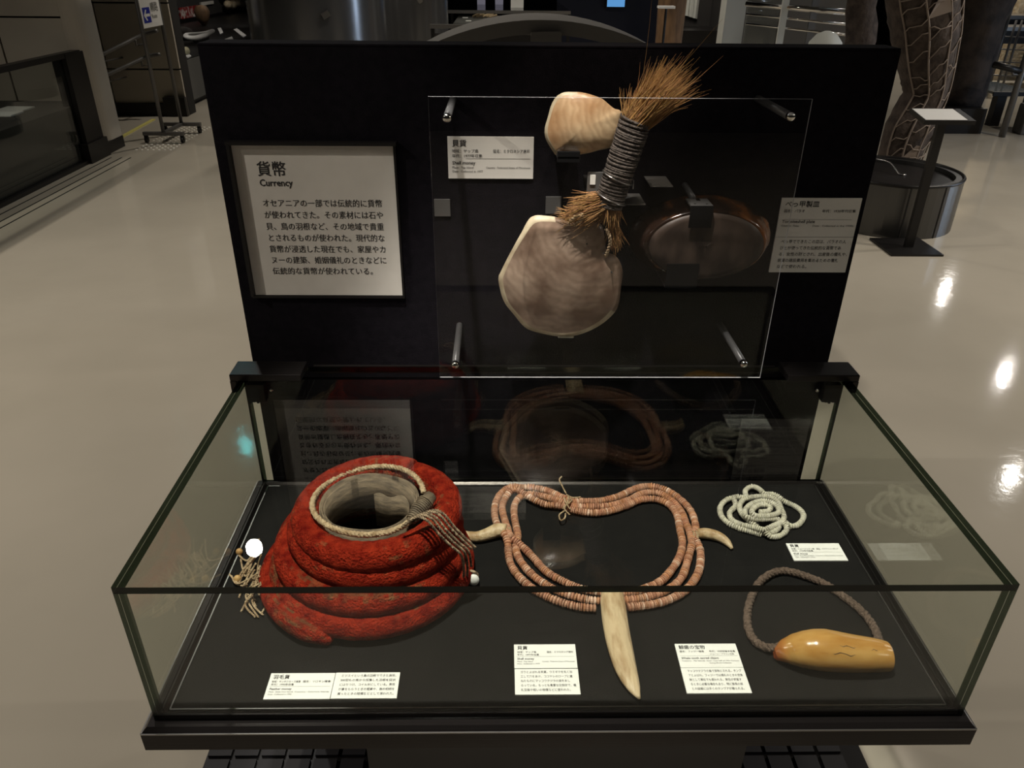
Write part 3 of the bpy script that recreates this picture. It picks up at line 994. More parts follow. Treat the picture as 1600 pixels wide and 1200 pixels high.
# ------------------------------------------------------------------ far side of the hall: railing, glass table, counters
gr_ = thing('pole_railing', 'weathered steel pole railing beside the low glass table', 'railing', (5.2, 7.4, 0))
foot = on_z(1565, 214, 0)
MB().tube([foot, foot + Vector((0, 0, 1.1))], 0.032, 12).build('post', 'grey_metal', gr_, smooth=True)
f2 = on_y(1543, 137, 10.6)
f2.z = 0.0
gr2 = thing('wire_railing', 'thin wire railing with slender balusters beyond the weathered pole railing', 'railing', (f2.x, f2.y, 0))
MB().tube([f2, f2 + Vector((0, 0, 1.1))], 0.03, 12).build('post', 'grey_metal', gr2, smooth=True)
a_, b_ = foot + Vector((0, 0, 0.66)), f2 + Vector((0, 0, 0.66))
hA = on_y(1553, 101, foot.y)
hB = on_y(1604, 113, foot.y)
MB().tube([hA, hB], 0.03, 10).build('rail', 'black', gr_, smooth=True)
MB().tube([hA + Vector((0.18, 0, -0.02)), hA + Vector((0.22, 0, -0.09)), hA + Vector((0.4, 0, -0.09))], 0.012, 8).build('rail_bracket', 'grey_metal', gr_, smooth=True)
for (px, py, h, r) in ((1556, 140, 0.9, 0.016), (1560, 156, 0.9, 0.016), (1541, 95, 0.8, 0.016), (1548, 96, 0.8, 0.018)):
    f3 = on_y(px, py, 10.6)
    f3.z = 0.0
    MB().tube([f3, f3 + Vector((0, 0, h))], r, 10).build('baluster', 'grey_metal', gr2, smooth=True)
for yy in (55, 75, 95, 116):
    A, B = on_y(1523, yy, 10.6), on_y(1612, yy + 4, 10.6)
    MB().tube([A, B], 0.008, 6).build('wire_rail', 'grey_metal', gr2, smooth=True)
gt = thing('glass_table', 'low glass topped table with black legs behind the dark trunk', 'table', on_z(1560, 170, 0.35))
A, B = on_z(1514, 160, 0.36), on_z(1620, 176, 0.36)
MB().box(5.22, B.x + 0.8, 8.0, 8.8, 0.335, 0.36).build('top', mat('table_glass', (0.20, 0.22, 0.22), 0.08, spec=0.8), gt)
MB().box(5.21, B.x + 0.81, 7.98, 8.0, 0.32, 0.362).build('edge', 'black', gt)
for (lx, ly) in ((5.35, 8.08), (6.1, 8.08), (5.35, 8.7), (6.1, 8.7)):
    MB().box(lx - 0.05, lx + 0.05, ly - 0.05, ly + 0.05, 0.0, 0.335).build('leg', 'black', gt)
gb = MB().box(5.35, 6.1, 7.55, 7.72, 0.0, 0.30)
tag(gb.build('stone_block', mat('dark_stone', (0.13, 0.125, 0.12), 0.8, col2=(0.08, 0.075, 0.07), nscale=6), bevel=0.02), 'dark grey stone block under the low glass table edge', 'block')
for (y, pz, lab) in ((11.8, (1560, 24), 'rear'), (11.1, (1560, 42), 'front')):
    q = on_y(*pz, y)
    ct = thing('counter', f'long dark counter with shiny top, {lab} of the two by the pole railing', 'counter', (q.x, y, 0))
    MB().box(q.x - 0.32, q.x + 3, y, y + 0.5, q.z - 0.05, q.z).build('top', 'steel', ct)
    MB().box(q.x - 0.28, q.x + 3, y + 0.06, y + 0.45, q.z - 0.22, q.z - 0.05).build('apron', 'black', ct)
    for lx in (0.2, 1.4, 2.7):
        MB().box(q.x + lx, q.x + lx + 0.06, y + 0.2, y + 0.26, 0.0, q.z - 0.22).build('leg', 'black', ct)
q = on_y(1532, 27, 11.8)
tag(MB().box(q.x - 0.02, q.x + 0.13, 11.83, 11.9, on_y(1560, 24, 11.8).z, on_y(1560, 24, 11.8).z + 0.01).build('caption_card', 'card'), 'white caption card on the shiny counter top', 'card')
q = on_y(1588, 14, 12.5)
tag(MB().box(q.x - 0.02, q.x + 1.5, 12.4, 12.7, 0, 2.4).build('woven_screen', 'beige'), 'beige woven screen behind the counters', 'screen')

# ------------------------------------------------------------------ display board
BY = 0.585
bd = thing('display_board', 'tall black felt covered display board standing behind the glass case', 'display board', (0, BY, 0))
MB().box(-0.5145, 0.5115, BY, BY + 0.055, 0.031, 1.455).build('panel', 'felt', bd)
MB().box(-0.5145, 0.5115, BY, BY + 0.055, 1.455, 1.459).build('top_edge', 'felt', bd, bevel=0.0015)
# ------------------------------------------------------------------ stand and base
ped = thing('pedestal', 'black pedestal with wide tiled foot carrying the glass case', 'pedestal', (0, 0.3, 0))
MB().box(-0.31, 0.36, 0.24, 0.56, 0.03, 0.7062).build('column', mat('pedestal_black', (0.011, 0.009, 0.009), 0.6), ped)
MB().box(-0.72, 0.73, 0.12, 0.80, 0.0, 0.03).build('foot_plate', 'black', ped)
tl = None
for i in range(25):
    for j in range(4):
        x, y = -0.69 + i * 0.0585, 0.36 + j * 0.0585
        if -0.36 < x < 0.37 or x > 0.70:
            continue
        if tl is None:
            tl = MB().box(-0.025, 0.025, -0.025, 0.025, 0, 0.008).build('tile', 'tile', ped)
            o = tl
        else:
            o = tl.copy()
            COL.objects.link(o)
            o.parent = ped
        o.location = Vector((x, y, 0.03)) - ped.location

# ------------------------------------------------------------------ glass case
HG = 0.2174
GT = 0.009
gc = thing('glass_case', 'clear glass tabletop case with black metal tray frame in front of the display board', 'display case', (0, 0.25, 0.71))
fr = MB()
# tray frame with chamfered rim: profile swept round four sides (mitred)
X0, X1, Y0, Y1 = -0.489, 0.489, 0.010, 0.478
prof2 = [(0.0, 0.7505), (0.004, 0.7535), (0.0065, 0.7535), (0.0075, 0.747), (0.018, 0.747), (0.0225, 0.7425), (0.0245, 0.7400), (0.0245, 0.7120), (0.0, 0.7120)]
cor = [(X0, Y0, -1, -1), (X1, Y0, 1, -1), (X1, Y1, 1, 1), (X0, Y1, -1, 1)]
vs, fs = [], []
for (x, y, sx, sy) in cor:
    for (d, z) in prof2:
        vs.append((x + sx * d, y + sy * d, z))
np_ = len(prof2)
for i in range(4):
    for k in range(np_):
        fs.append((i * np_ + k, ((i + 1) % 4) * np_ + k, ((i + 1) % 4) * np_ + (k + 1) % np_, i * np_ + (k + 1) % np_))
fr.add(vs, fs)
fr.build('tray_frame', 'metal', gc)
MB().box(X0 - 0.002, X1 + 0.002, Y0 - 0.002, Y1 + 0.002, 0.735, 0.75).build('deck', 'deck', gc)
MB().box(X0 + 0.01, X1 - 0.01, Y0 + 0.01, Y1 - 0.01, 0.706, 0.735).build('underside', 'black', gc)
ln = MB()
for (a, b) in (((X0 + 0.003, Y0 + 0.004), (X1 - 0.003, Y0 + 0.004)), ((X0 + 0.003, Y1 - 0.004), (X1 - 0.003, Y1 - 0.004)), ((X0 + 0.003, Y0 + 0.004), (X0 + 0.003, Y1 - 0.004)), ((X1 - 0.003, Y0 + 0.004), (X1 - 0.003, Y1 - 0.004))):
    ln.bar((a[0], a[1], 0.7507), (b[0], b[1], 0.7507), 0.0016, 0.0014)
ln.build('deck_trim', 'steel', gc)
ln = MB()
o_ = 0.0240
for (a, b) in (((X0 - o_, Y0 - o_), (X1 + o_, Y0 - o_)), ((X0 - o_, Y0 - o_), (X0 - o_, Y1 + o_)), ((X1 + o_, Y0 - o_), (X1 + o_, Y1 + o_))):
    ln.bar((a[0], a[1], 0.7408), (b[0], b[1], 0.7408), 0.0018, 0.0016)
ln.build('rim_highlight_bar', 'steel', gc)  # bright steel bars stand in for the highlight along the rim's outer edge


def pane(name, x0, x1, y0, y1, z0, z1, axis, parent, gm='glass', em='edge'):
    mb = MB().box(x0, x1, y0, y1, z0, z1)
    # faces: 0 bottom 1 top 2 front 3 right 4 back 5 left
    main = {'x': (3, 5), 'y': (2, 4), 'z': (0, 1)}[axis]
    mb.mi = [0 if i in main else 1 for i in range(6)]
    return mb.build(name, [gm, em], parent)


zb, zt = 0.7475, TZ + HG
pane('pane', -0.5, 0.5, 0.0, GT, zb, zt - GT - 0.0006, 'y', gc)['label'] = 'front glass pane'
pane('pane', -0.5, 0.5, 0.488, 0.488 + GT, zb, zt - GT - 0.0006, 'y', gc)['label'] = 'rear glass pane'
pane('pane', -0.5, -0.5 + GT, GT + 0.0005, 0.4875, zb, zt - GT - 0.0006, 'x', gc)['label'] = 'side glass pane'
pane('pane', 0.5 - GT, 0.5, GT + 0.0005, 0.4875, zb, zt - GT - 0.0006, 'x', gc)['label'] = 'side glass pane'
pane('pane', -0.5, 0.5, 0.0, 0.515, zt - GT, zt, 'z', gc)['label'] = 'top glass pane'
for sx in (-1, 1):
    x0, x1 = (-0.513, -0.398) if sx < 0 else (0.393, 0.511)
    br = MB().box(x0, x1, 0.463, 0.512, zt + 0.0005, zt + 0.0125).build('bracket', 'metal', gc, bevel=0.0015)
    xo = x0 if sx < 0 else x1
    MB().box(min(xo, xo - sx * 0.009), max(xo, xo - sx * 0.009), 0.463, 0.53, zt - 0.02, zt + 0.0003).build('bracket_side', 'metal', br)
    xi = xo - sx * 0.05
    cl_ = MB().box(min(xo - sx * 0.022, xi), max(xo - sx * 0.022, xi), 0.470, 0.486, zt - 0.042, zt - GT - 0.001).build('clamp', 'black', br)
    tt = MB()
    for k in range(4):
        x = xo - sx * (0.024 + k * 0.006)
        tt.box(x - 0.002, x + 0.002, 0.472, 0.484, zt - 0.046 + 0.002 * (k % 2), zt - 0.041)
    tt.build('rubber_teeth', 'black', cl_)
    MB().tube([(xi - sx * 0.012, 0.4695, zt - 0.02), (xi - sx * 0.012, 0.474, zt - 0.02)], 0.0028, 10).build('screw', 'chrome', br, smooth=True)
MB().box(-0.39, 0.39, 0.5155, 0.521, zt - 0.012, zt + 0.001).build('rear_rail', 'metal', gc)

# ------------------------------------------------------------------ sign with Currency text
sgn = thing('text_sign', 'square pale text sign headed Currency in a shallow black frame on the display board', 'sign', (-0.365, BY, 1.07))
sx0, sx1, sz0, sz1 = -0.4885, -0.2415, 1.0695, 1.3180
SYD = 0.014
MB().box(sx0, sx1, BY - 0.004, BY - 0.0005, sz0, sz1).build('board', 'signboard', sgn)
MB().box(sx0 - 0.006, sx1 + 0.006, BY - SYD, BY - 0.0005, sz1 - 0.0005, sz1 + 0.0045).build('frame_bar', 'black', sgn)['label'] = 'top bar of the black frame'
MB().box(sx0 - 0.005, sx0 - 0.0005, BY - SYD, BY - 0.0005, sz0, sz1).build('frame_bar', 'black', sgn)
MB().box(sx1 + 0.0005, sx1 + 0.004, BY - SYD * 0.5, BY - 0.0005, sz0, sz1).build('frame_bar', 'black', sgn)
MB().box(sx0 - 0.005, sx1 + 0.004, BY - 0.006, BY - 0.0005, sz0 - 0.005, sz0 - 0.0005).build('frame_bar', 'black', sgn)
body_ = ['オセアニアの一部では伝統的に貨幣', 'が使われてきた。その素材には石や', '貝、鳥の羽根など、その地域で貴重', 'とされるものが使われた。現代的な',
         '貨幣が浸透した現在でも、家屋やカ', 'ヌーの建築、婚姻儀礼のときなどに', '伝統的な貨幣が使われている。']
L_ = [('貨幣', 0.0330, 0.2485 - 0.0470, 0.0245, 0.012, 0.0450), ('Currency', 0.0345, 0.2485 - 0.0645, 0.0150, 0.020, 0.0515)]
for i, t in enumerate(body_):
    L_.append((t, 0.0342, 0.2485 - 0.0965 - i * 0.0190, 0.0132, 0.009, 0.1895 * len(t) / 16))
make_text('lettering', L_, sgn, (sx0, BY - 0.004, sz0), (1, 0, 0), (0, 0, 1), (0, -1, 0))

# ------------------------------------------------------------------ caption cards
CW, CH = 0.0834, 0.0400


def head_lines(jp, l1a, l1b, l2, en, e1a, e1b, e2, W, H, extra=None):
    k = W / CW
    ls_ = [(jp, 0.004 * k, H - 0.0088 * k, 0.0072 * k, 0.012, None),
           (l1a, 0.004 * k, H - 0.0148 * k, 0.0037 * k, 0.006, 0.037 * k if len(l1a) > 9 else None),
           (l2, 0.004 * k, H - 0.0194 * k, 0.0037 * k, 0.006, None),
           (en, 0.004 * k, H - 0.0262 * k, 0.0046 * k, 0.014, None),
           (e1a, 0.004 * k, H - 0.0302 * k, 0.0030 * k, 0.0, 0.031 * k if len(e1a) > 21 else None),
           (e2, 0.004 * k, H - 0.0340 * k, 0.0030 * k, 0.0, None)]
    if l1b:
        ls_.append((l1b, 0.044 * k, H - 0.0148 * k, 0.0037 * k, 0.006, 0.0355 * k))
    if e1b:
        ls_.append((e1b, 0.037 * k, H - 0.0302 * k, 0.0028 * k, 0.0, 0.0435 * k))
    for e in (extra or []):
        ls_.append((e[0], e[1] * k, H - e[2] * k, e[3] * k, 0.0, None))
    return ls_


def card_z(name, label, corner_px, lines, W=CW, H=CH, group=None, cat='card'):
    """card lying on the deck; corner_px = pixel of its far left corner."""
    p = on_z(*corner_px, TZ + 0.002)
    o = MB().box(p.x, p.x + W, p.y - H, p.y, TZ + 0.0002, TZ + 0.002).build(name, 'card')
    tag(o, label, cat, group)
    make_text('lettering', lines, o, (p.x, p.y - H, TZ + 0.002), (1, 0, 0), (0, 1, 0), (0, 0, 1), 0.0003, 'ink')
    ru = MB()
    ru.box(p.x + 0.003, p.x + W - 0.003, p.y - H + 0.0190, p.y - H + 0.0192, TZ + 0.002, TZ + 0.00215)
    if cat == 'card':
        ru.build('printed_rule', 'ink2', o)
    return o


def desc_lines(rows, W, H, wid=None):
    k = W / CW
    return [(t, 0.0075 * k, H - (0.0068 + i * 0.0070) * k, 0.0044 * k, 0.003, (wid or 0.0715) * k * len(t) / max(len(r) for r in rows)) for i, t in enumerate(rows)]


FE = ('羽毛貨', '地域：サンタクルーズ諸島', '国名：ソロモン諸島', '年代：1990年収集', 'Feather money', 'Place : Santa Cruz Islands', 'Country : Solomon Islands', 'Date : Collected in 1990')
SH = ('貝貨', '地域：ヤップ島', '国名：ミクロネシア連邦', '年代：1977年収集', 'Shell money', 'Place : Yap Island', 'Country : Federated States of Micronesia', 'Date : Collected in 1977')
WB = ('貝貨', '地域：ニューブリテン島', '国名：パプアニューギニア', '年代：1970年代収集', 'Shell money', 'Place : New Britain Island', 'Country : Papua New Guinea', 'Date : Collected in 1970s')
WT = ('鯨歯の宝物', '国名：フィジー諸島', '年代：19世紀後半収集', '', 'Whale tooth sacred object', 'Country : Fiji Islands', 'Date : Late half of 19th Century', '')
card_z('caption_card', 'white caption card titled Feather money in front of the red coil', (424, 1052), head_lines(*FE, CW, CH))
card_z('description_card', 'white card of Japanese text beside the Feather money caption', (525.3, 1051), desc_lines(
    ['ミツスイという鳥の羽根でできた貨幣。', '300羽もの鳥から採集した羽根を紐状', 'にはりつけ、コイル状にしている。男性', 'が妻をもらうときの婚資や、島の相続を', '買ったときの賠償などとして使われた。'], CW, CH), cat='text card')
card_z('caption_card', 'white caption card titled Shell money beside the hanging pendant tooth', (803, 1007), head_lines(*SH, CW, CH))
card_z('description_card', 'white card of Japanese text below the pendant tooth Shell money caption', (804, 1045.4), desc_lines(
    ['ガウとよばれる貝貨。ウミギクを丸く加', '工して穴をあけ、ココヤシのロープに連', 'ねたものにマッコウクジラの歯をあし', 'らっている。もっとも貴重な交換財で、儀', '礼交換や戦いの賠償などに使われた。'], CW, CH), cat='text card')
card_z('caption_card', 'white caption card titled Whale tooth sacred object', (1054, 1006), head_lines(*WT, CW, CH, [('George Brown Collection', 0.040, 0.0338, 0.0028), ('ジョージ・ブラウン収集', 0.044, 0.0192, 0.0030)]))
card_z('description_card', 'white card of Japanese text below the Whale tooth caption', (1063.4, 1043.6), desc_lines(
    ['マッコウクジラの歯で宝物とされる。タンブ', 'アとよばれ、フィジーでは婚礼のときの交換', '財として現在でも使われる。男性が求婚す', 'るときに必要な場合もあり、特に首長の娘', 'との結婚には多くのタンブアが贈られる。'], CW, CH), cat='text card')
card_z('caption_card', 'white caption card titled Shell money below the white bead string', (1228, 849), head_lines(*WB, CW, CH), W=0.0850)


def card_y(name, label, x0, x1, z0, z1, lines, cat='card'):
    o = MB().box(x0, x1, BY - 0.003, BY - 0.0003, z0, z1).build(name, 'board')
    tag(o, label, cat)
    make_text('lettering', lines, o, (x0, BY - 0.003, z0), (1, 0, 0), (0, 0, 1), (0, -1, 0))
    return o


k_ = 0.1318 / CW
o = card_y('caption_card', 'pale caption card titled Shell money on the display board beside the shells', -0.1576, -0.0250, 1.2665, 1.3302, head_lines(*SH, 0.1326, 0.0637))
MB().box(-0.13, -0.03, BY - 0.0033, BY - 0.003, 1.2972, 1.2975).build('printed_rule', 'ink2', o)
tl_ = head_lines('べっ甲製皿', '国名：パラオ', '年代：1930年代収集', '', 'Tortoiseshell plate', 'Country : Palau', 'Date : Collected in the 1930s', '', 0.1290, 0.1255)
tl_ += [(t, 0.0105, 0.1255 - 0.0745 - i * 0.0108, 0.0070, 0.003, 0.108 * len(t) / 17) for i, t in enumerate(
    ['べっ甲でできたこの皿は、パラオの人', 'びとが使ってきた伝統的な貨幣であ', 'る。女性の財とされ、出産後の儀礼や、', '家屋の建設費用を集めるための儀礼', 'などで使われる。'])]
o = card_y('caption_card', 'pale caption card titled Tortoiseshell plate at the edge of the display board', 0.3745, 0.5035, 1.1125, 1.2380, tl_)
MB().box(0.385, 0.494, BY - 0.0033, BY - 0.003, 1.2030, 1.2033).build('printed_rule', 'ink2', o)
MB().box(0.3745, 0.5035, BY - 0.0033, BY - 0.003, 1.1735, 1.1739).build('printed_rule', 'ink2', o)

# ------------------------------------------------------------------ acrylic sheet on rods
AYY = 0.44
ac_ = thing('acrylic_sheet', 'clear acrylic sheet on four rods covering the shells', 'acrylic sheet', (0.08, AYY, 0.988))
ca = [on_y(*p, AYY) for p in ((668, 152), (1270, 154), (1188, 590), (688, 590))]
axl, axr = (ca[0].x + ca[3].x) / 2, (ca[1].x + ca[2].x) / 2
azt, azb = (ca[0].z + ca[1].z) / 2, (ca[2].z + ca[3].z) / 2
pane('sheet', axl, axr, AYY, AYY + 0.0025, azb, azt, 'y', ac_, 'acryl', 'acryl_lit_edge')
for (t, lab) in (((698, 185), ''), ((1237, 183), ''), ((711, 572), ''), ((1163, 570), '')):
    q = on_y(*t, AYY - 0.008)
    rd = MB().tube([(q.x, AYY + 0.003, q.z), (q.x, BY - 0.0005, q.z)], 0.0055, 14).build('rod', 'rod', ac_, smooth=True)
    MB().lathe([(0.0058, 0), (0.0058, 0.006), (0.004, 0.0085)], (0, 0, 0), 16).build('cap', 'chrome', rd, smooth=True)
    cp_ = COL.objects[-1] if False else [c for c in rd.children][-1]
    cp_.location = Vector((q.x, AYY - 0.0003, q.z)) - world_of(rd)
    cp_.rotation_euler = (PI / 2, 0, 0)


# ------------------------------------------------------------------ pearl shells
def pearl_shell(name, outline, hinge, y, mt, parent=None, dome=0.020, origin=None, rings=14, tilt=0.0):
    """outline: world (x,z) points; dome pushes the middle back from the visitor like a shallow bowl seen from inside."""
    pts = smoothpath([Vector((p[0], 0, p[1])) for p in outline], 0.006, closed=True)
    n = len(pts)
    cx = sum(p.x for p in pts) / n
    cz = sum(p.z for p in pts) / n
    c = Vector((cx, 0, cz))
    rad_ = sum((p - c).length for p in pts) / n
    vs, fs = [], []
    for r in range(rings + 1):
        f = 1 - r / (rings + 0.12)
        for i, p in enumerate(pts):
            g_ = (1 - f) ** 0.6
            vec_ = p - c
            q = c + vec_.normalized() * (vec_.length * (1 - g_) + rad_ * g_) * f
            yy = dome * (1 - f * f) ** 0.9 + 0.0004 * math.sin(f * 40) * f + 0.0007 * mnoise.noise(q * 35)
            yy -= dome
            vs.append((q.x, y - yy - dome, q.z))
    # bulge towards the visitor for a gently domed face
    for r in range(rings):
        for i in range(n):
            fs.append((r * n + i, r * n + (i + 1) % n, (r + 1) * n + (i + 1) % n, (r + 1) * n + i))
    fs.append(tuple(rings * n + i for i in range(n)))
    mb = MB()
    mb.add(vs, fs)
    for i in range(n):
        pp = pts[i] - c
        if pp.x < -0.2 * rad_ or pp.z < -0.55 * rad_:
            mb.mi[i] = 1
    o = mb.build(name, [mt, 'shell_rim'], parent, smooth=True, origin=(hinge[0], y, hinge[1]))
    md = o.modifiers.new('thick', 'SOLIDIFY')
    md.thickness = 0.004
    md.offset = 0
    return o


SY1 = 0.5215


def zz1(u, v, y): return on_y(660 + u / 4.706, 90 + v / 4.706, y)


up_out = [(1045, 258), (1110, 258), (1170, 262), (1240, 280), (1320, 310), (1380, 360), (1420, 385), (1455, 388), (1466, 412), (1450, 470), (1450, 530), (1425, 620), (1385, 655), (1300, 672), (1220, 692), (1140, 702), (1050, 690), (1000, 695), (985, 715), (940, 650), (908, 590), (903, 520), (928, 430), (950, 350), (990, 285)]
o_up = pearl_shell('pearl_shell', [(zz1(u, v, SY1).x, zz1(u, v, SY1).z) for u, v in up_out], (zz1(1440, 400, SY1).x, zz1(1440, 400, SY1).z), SY1, 'pearl', dome=0.016)
tag(o_up, 'golden fan shaped pearl shell held by a black clip above the acrylic edge', 'shell')
c0, c1 = zz1(985, 662, SY1), zz1(1145, 745, SY1)
hk = thing('shell_clip', 'small black clip supporting the golden pearl shell', 'clip', (c0.x, SY1, c1.z))
MB().box(c0.x, c1.x, SY1 - 0.026, SY1 - 0.022, c1.z, c0.z).build('lip', 'matte', hk, bevel=0.0008)
zs_ = zz1(1060, 700, SY1).z
MB().box(c0.x, c1.x, SY1 - 0.026, BY - 0.0005, zs_ - 0.003, zs_).build('shelf', 'black', hk)

# shell money: big shell with wound fibre handle
SY2 = 0.515


def zz2(u, v, y): return on_y(760 + u / 3.478, 310 + v / 3.478, y)


lo_out = [(245, 100), (330, 95), (400, 108), (450, 130), (530, 128), (610, 135), (632, 165), (638, 230), (650, 292), (690, 308), (720, 340), (737, 400), (727, 480), (715, 570), (690, 620), (620, 682), (520, 730), (430, 746), (330, 735), (220, 702), (150, 625), (95, 550), (68, 440), (82, 395), (130, 300), (190, 190)]
smn = thing('shell_money', 'large grey pearl shell tied under a wound cord handle with fibre tuft', 'shell money', on_y(880, 520, SY2))
pearl_shell('shell', [(zz2(u, v, SY2).x, zz2(u, v, SY2).z) for u, v in lo_out], (zz2(560, 150, SY2).x, zz2(560, 150, SY2).z), SY2, 'pearl2', smn, dome=0.022)
for (u, v) in ((547, 152), (545, 245), (680, 400)):
    q = zz2(u, v, SY2 - 0.012)
    MB().ball(q, 0.0013, 0.006, 0.0013, 8, 6).build('hole', 'joint', smn)
# handle core + windings
hA, hB = on_y(950, 322, SY2 - 0.0145), on_y(994, 186, SY2 - 0.016)
core = [hA.lerp(hB, t / 20) for t in range(21)]
MB().tube(core, [0.0185 + 0.002 * t / 20 for t in range(21)], 18).build('handle_core', 'wind', smn, smooth=True)
wd = MB()
turns = 36
ax = (hB - hA).normalized()
e1 = ax.cross(Vector((0, 1, 0))).normalized()
e2 = ax.cross(e1)
random.seed(9)
for k in range(turns):
    t = (k + 0.5) / turns
    c = hA.lerp(hB, t)
    r = 0.0195 + 0.002 * t + random.uniform(-0.0003, 0.0007)
    tl1 = random.uniform(-0.0022, 0.0022)
    ring = [c + (e1 * math.cos(a) + e2 * math.sin(a)) * r + ax * tl1 * math.cos(a + k) for a in [2 * PI * i / 18 for i in range(18)]]
    wd.tube(ring, 0.0021, 6, closed=True)
wd.build('wound_cord', 'wind', smn, smooth=True)['kind'] = 'stuff'
for t in (0.10, 0.34):
    c = hA.lerp(hB, t)
    ring = [c + (e1 * math.cos(a) + e2 * math.sin(a)) * 0.0235 + ax * 0.004 * math.cos(a) for a in [2 * PI * i / 24 for i in range(24)]]
    MB().tube(ring, 0.0011, 6, closed=True).build('wire_tie', 'steel', smn, smooth=True)


def fibres(mb, n, root, d0, spread, length, base_r, bend=0.3, thick=0.00045, seed=1, brown=1.0):
    random.seed(seed)
    d0 = Vector(d0).normalized()
    s1 = d0.cross(Vector((0, 1, 0.01))).normalized()
    s2 = d0.cross(s1)
    for i in range(n):
        a, q = random.uniform(0, 2 * PI), math.sqrt(random.random())
        p = Vector(root) + (s1 * math.cos(a) + s2 * math.sin(a)) * base_r * q
        d = (d0 + s1 * random.gauss(0, spread) + s2 * random.gauss(0, spread)).normalized()
        ln_ = length * random.uniform(0.55, 1.08)
        cur = Vector((random.gauss(0, bend), random.gauss(0, bend), random.gauss(0, bend)))
        pts = []
        for k in range(6):
            t = k / 5
            q_ = p + d * ln_ * t + cur * ln_ * t * t * 0.4
            q_.y = max(q_.y, 0.4465)
            pts.append(q_)
        c = random.uniform(0.55, 1.35) * brown
        mb.t = (c, c * random.uniform(0.86, 1.1), c * random.uniform(0.75, 1.1))
        mb.tube(pts, [thick, thick, thick * 0.95, thick * 0.85, thick * 0.7, thick * 0.3], 4, cap=False)


fb = MB()
tuft_root = hB + ax * -0.004
td_ = (on_y(1058, 116, SY2 - 0.03) - hB).normalized()
fibres(fb, 1000, tuft_root, ax * 0.05 + td_, 0.10, 0.083, 0.022, 0.30, 0.00042, 2, 1.0)
fibres(fb, 260, tuft_root, ax, 0.22, 0.04, 0.021, 0.4, 0.00042, 4, 1.0)
fibres(fb, 12, tuft_root, ax * 0.4 + td_, 0.24, 0.125, 0.018, 0.5, 0.0003, 8, 1.0)
fb.build('fibre_tuft', 'coir', smn, smooth=True)['kind'] = 'stuff'
fb = MB()
lowd = (on_y(880, 352, SY2 - 0.02) - hA).normalized()
fibres(fb, 480, hA + ax * 0.008, lowd + Vector((0.1, 0, 0.12)), 0.13, 0.060, 0.017, 0.25, 0.00045, 21, 1.0)
fibres(fb, 260, hA + ax * 0.008, -ax + Vector((0.1, -0.05, 0)), 0.2, 0.034, 0.017, 0.3, 0.00045, 23, 1.0)
fibres(fb, 110, on_y(958, 345, SY2 - 0.012), Vector((0.12, -0.05, -1)), 0.10, 0.046, 0.008, 0.25, 0.00045, 25, 1.0)
fibres(fb, 60, on_y(905, 335, SY2 - 0.015), Vector((-1, -0.1, -0.1)), 0.2, 0.036, 0.007, 0.4, 0.0004, 27, 1.0)
fb.build('fibre_skirt', 'coir', smn, smooth=True)['kind'] = 'stuff'


def twist(mb, pts, r, strands=2, pitch=0.008, n=6, phase=0.0, sr=None):
    P = smoothpath(pts, r * 0.9)
    sr = sr or r * 0.62
    for s_ in range(strands):
        out = []
        u = Vector((0, 0, 1))
        for i, p in enumerate(P):
            t = (P[min(i + 1, len(P) - 1)] - P[max(i - 1, 0)])
            t = t.normalized() if t.length > 1e-9 else Vector((1, 0, 0))
            if abs(u.dot(t)) > 0.97:
                u = Vector((0, 1, 0.2))
            u = (u - t * u.dot(t)).normalized()
            b_ = t.cross(u)
            a = 2 * PI * (i * r * 0.9 / pitch) + 2 * PI * s_ / strands + phase
            out.append(p + (u * math.cos(a) + b_ * math.sin(a)) * r * 0.55)
        mb.tube(out, sr, n)


tb = MB()
twist(tb, [zz2(445, 135, SY2 - 0.02), zz2(470, 112, SY2 - 0.028), zz2(500, 92, SY2 - 0.034), zz2(535, 90, SY2 - 0.036)], 0.0030, 2, 0.012)
twist(tb, [zz2(480, 150, SY2 - 0.018), zz2(500, 130, SY2 - 0.027), zz2(525, 112, SY2 - 0.034)], 0.0024, 2, 0.010)
twist(tb, [zz2(650, 165, SY2 - 0.024), zz2(668, 205, SY2 - 0.024), zz2(672, 245, SY2 - 0.022), zz2(660, 285, SY2 - 0.018), zz2(645, 318, SY2 - 0.010)], 0.0028, 2, 0.011)
tb.build('twisted_tie', 'cord', smn, smooth=True)
# holders of the handle
hk = thing('handle_bracket', 'small grey bracket holding the wound cord handle', 'bracket', on_y(935, 290, SY2))
q0, q1 = on_y(918, 268, SY2 + 0.012), on_y(942, 288, SY2 + 0.012)
MB().box(q0.x, q1.x + 0.01, SY2 + 0.0085, SY2 + 0.012, q1.z - 0.02, q0.z).build('plate', 'grey_metal', hk, bevel=0.0006)
MB().box(q0.x, q1.x + 0.005, SY2 + 0.012, BY - 0.0005, q1.z - 0.004, q1.z).build('arm', 'black', hk)
MB().box(q0.x + 0.004, q0.x + 0.012, SY2 + 0.0065, SY2 + 0.008, q1.z + 0.001, q0.z - 0.004).build('pad', 'board', hk)
q = on_y(989, 286, SY2 - 0.008)
MB().tube([(q.x, SY2 + 0.01, q.z + 0.004), (q.x, SY2 - 0.01, q.z + 0.004), (q.x, SY2 - 0.012, q.z - 0.008)], 0.0011, 6).build('hook', 'steel', hk, smooth=True)
lip = thing('shell_ledge', 'thin steel ledge under the large grey shell', 'ledge', on_y(880, 524, SY2))
q = zz2(430, 745, SY2)
MB().box(q.x - 0.013, q.x + 0.013, SY2 - 0.007, SY2 - 0.005, q.z - 0.001, q.z + 0.0015).build('lip', 'chrome', lip)
MB().box(q.x - 0.013, q.x + 0.013, SY2 - 0.007, BY - 0.0005, q.z - 0.0035, q.z - 0.001).build('shelf', 'acryl', lip)

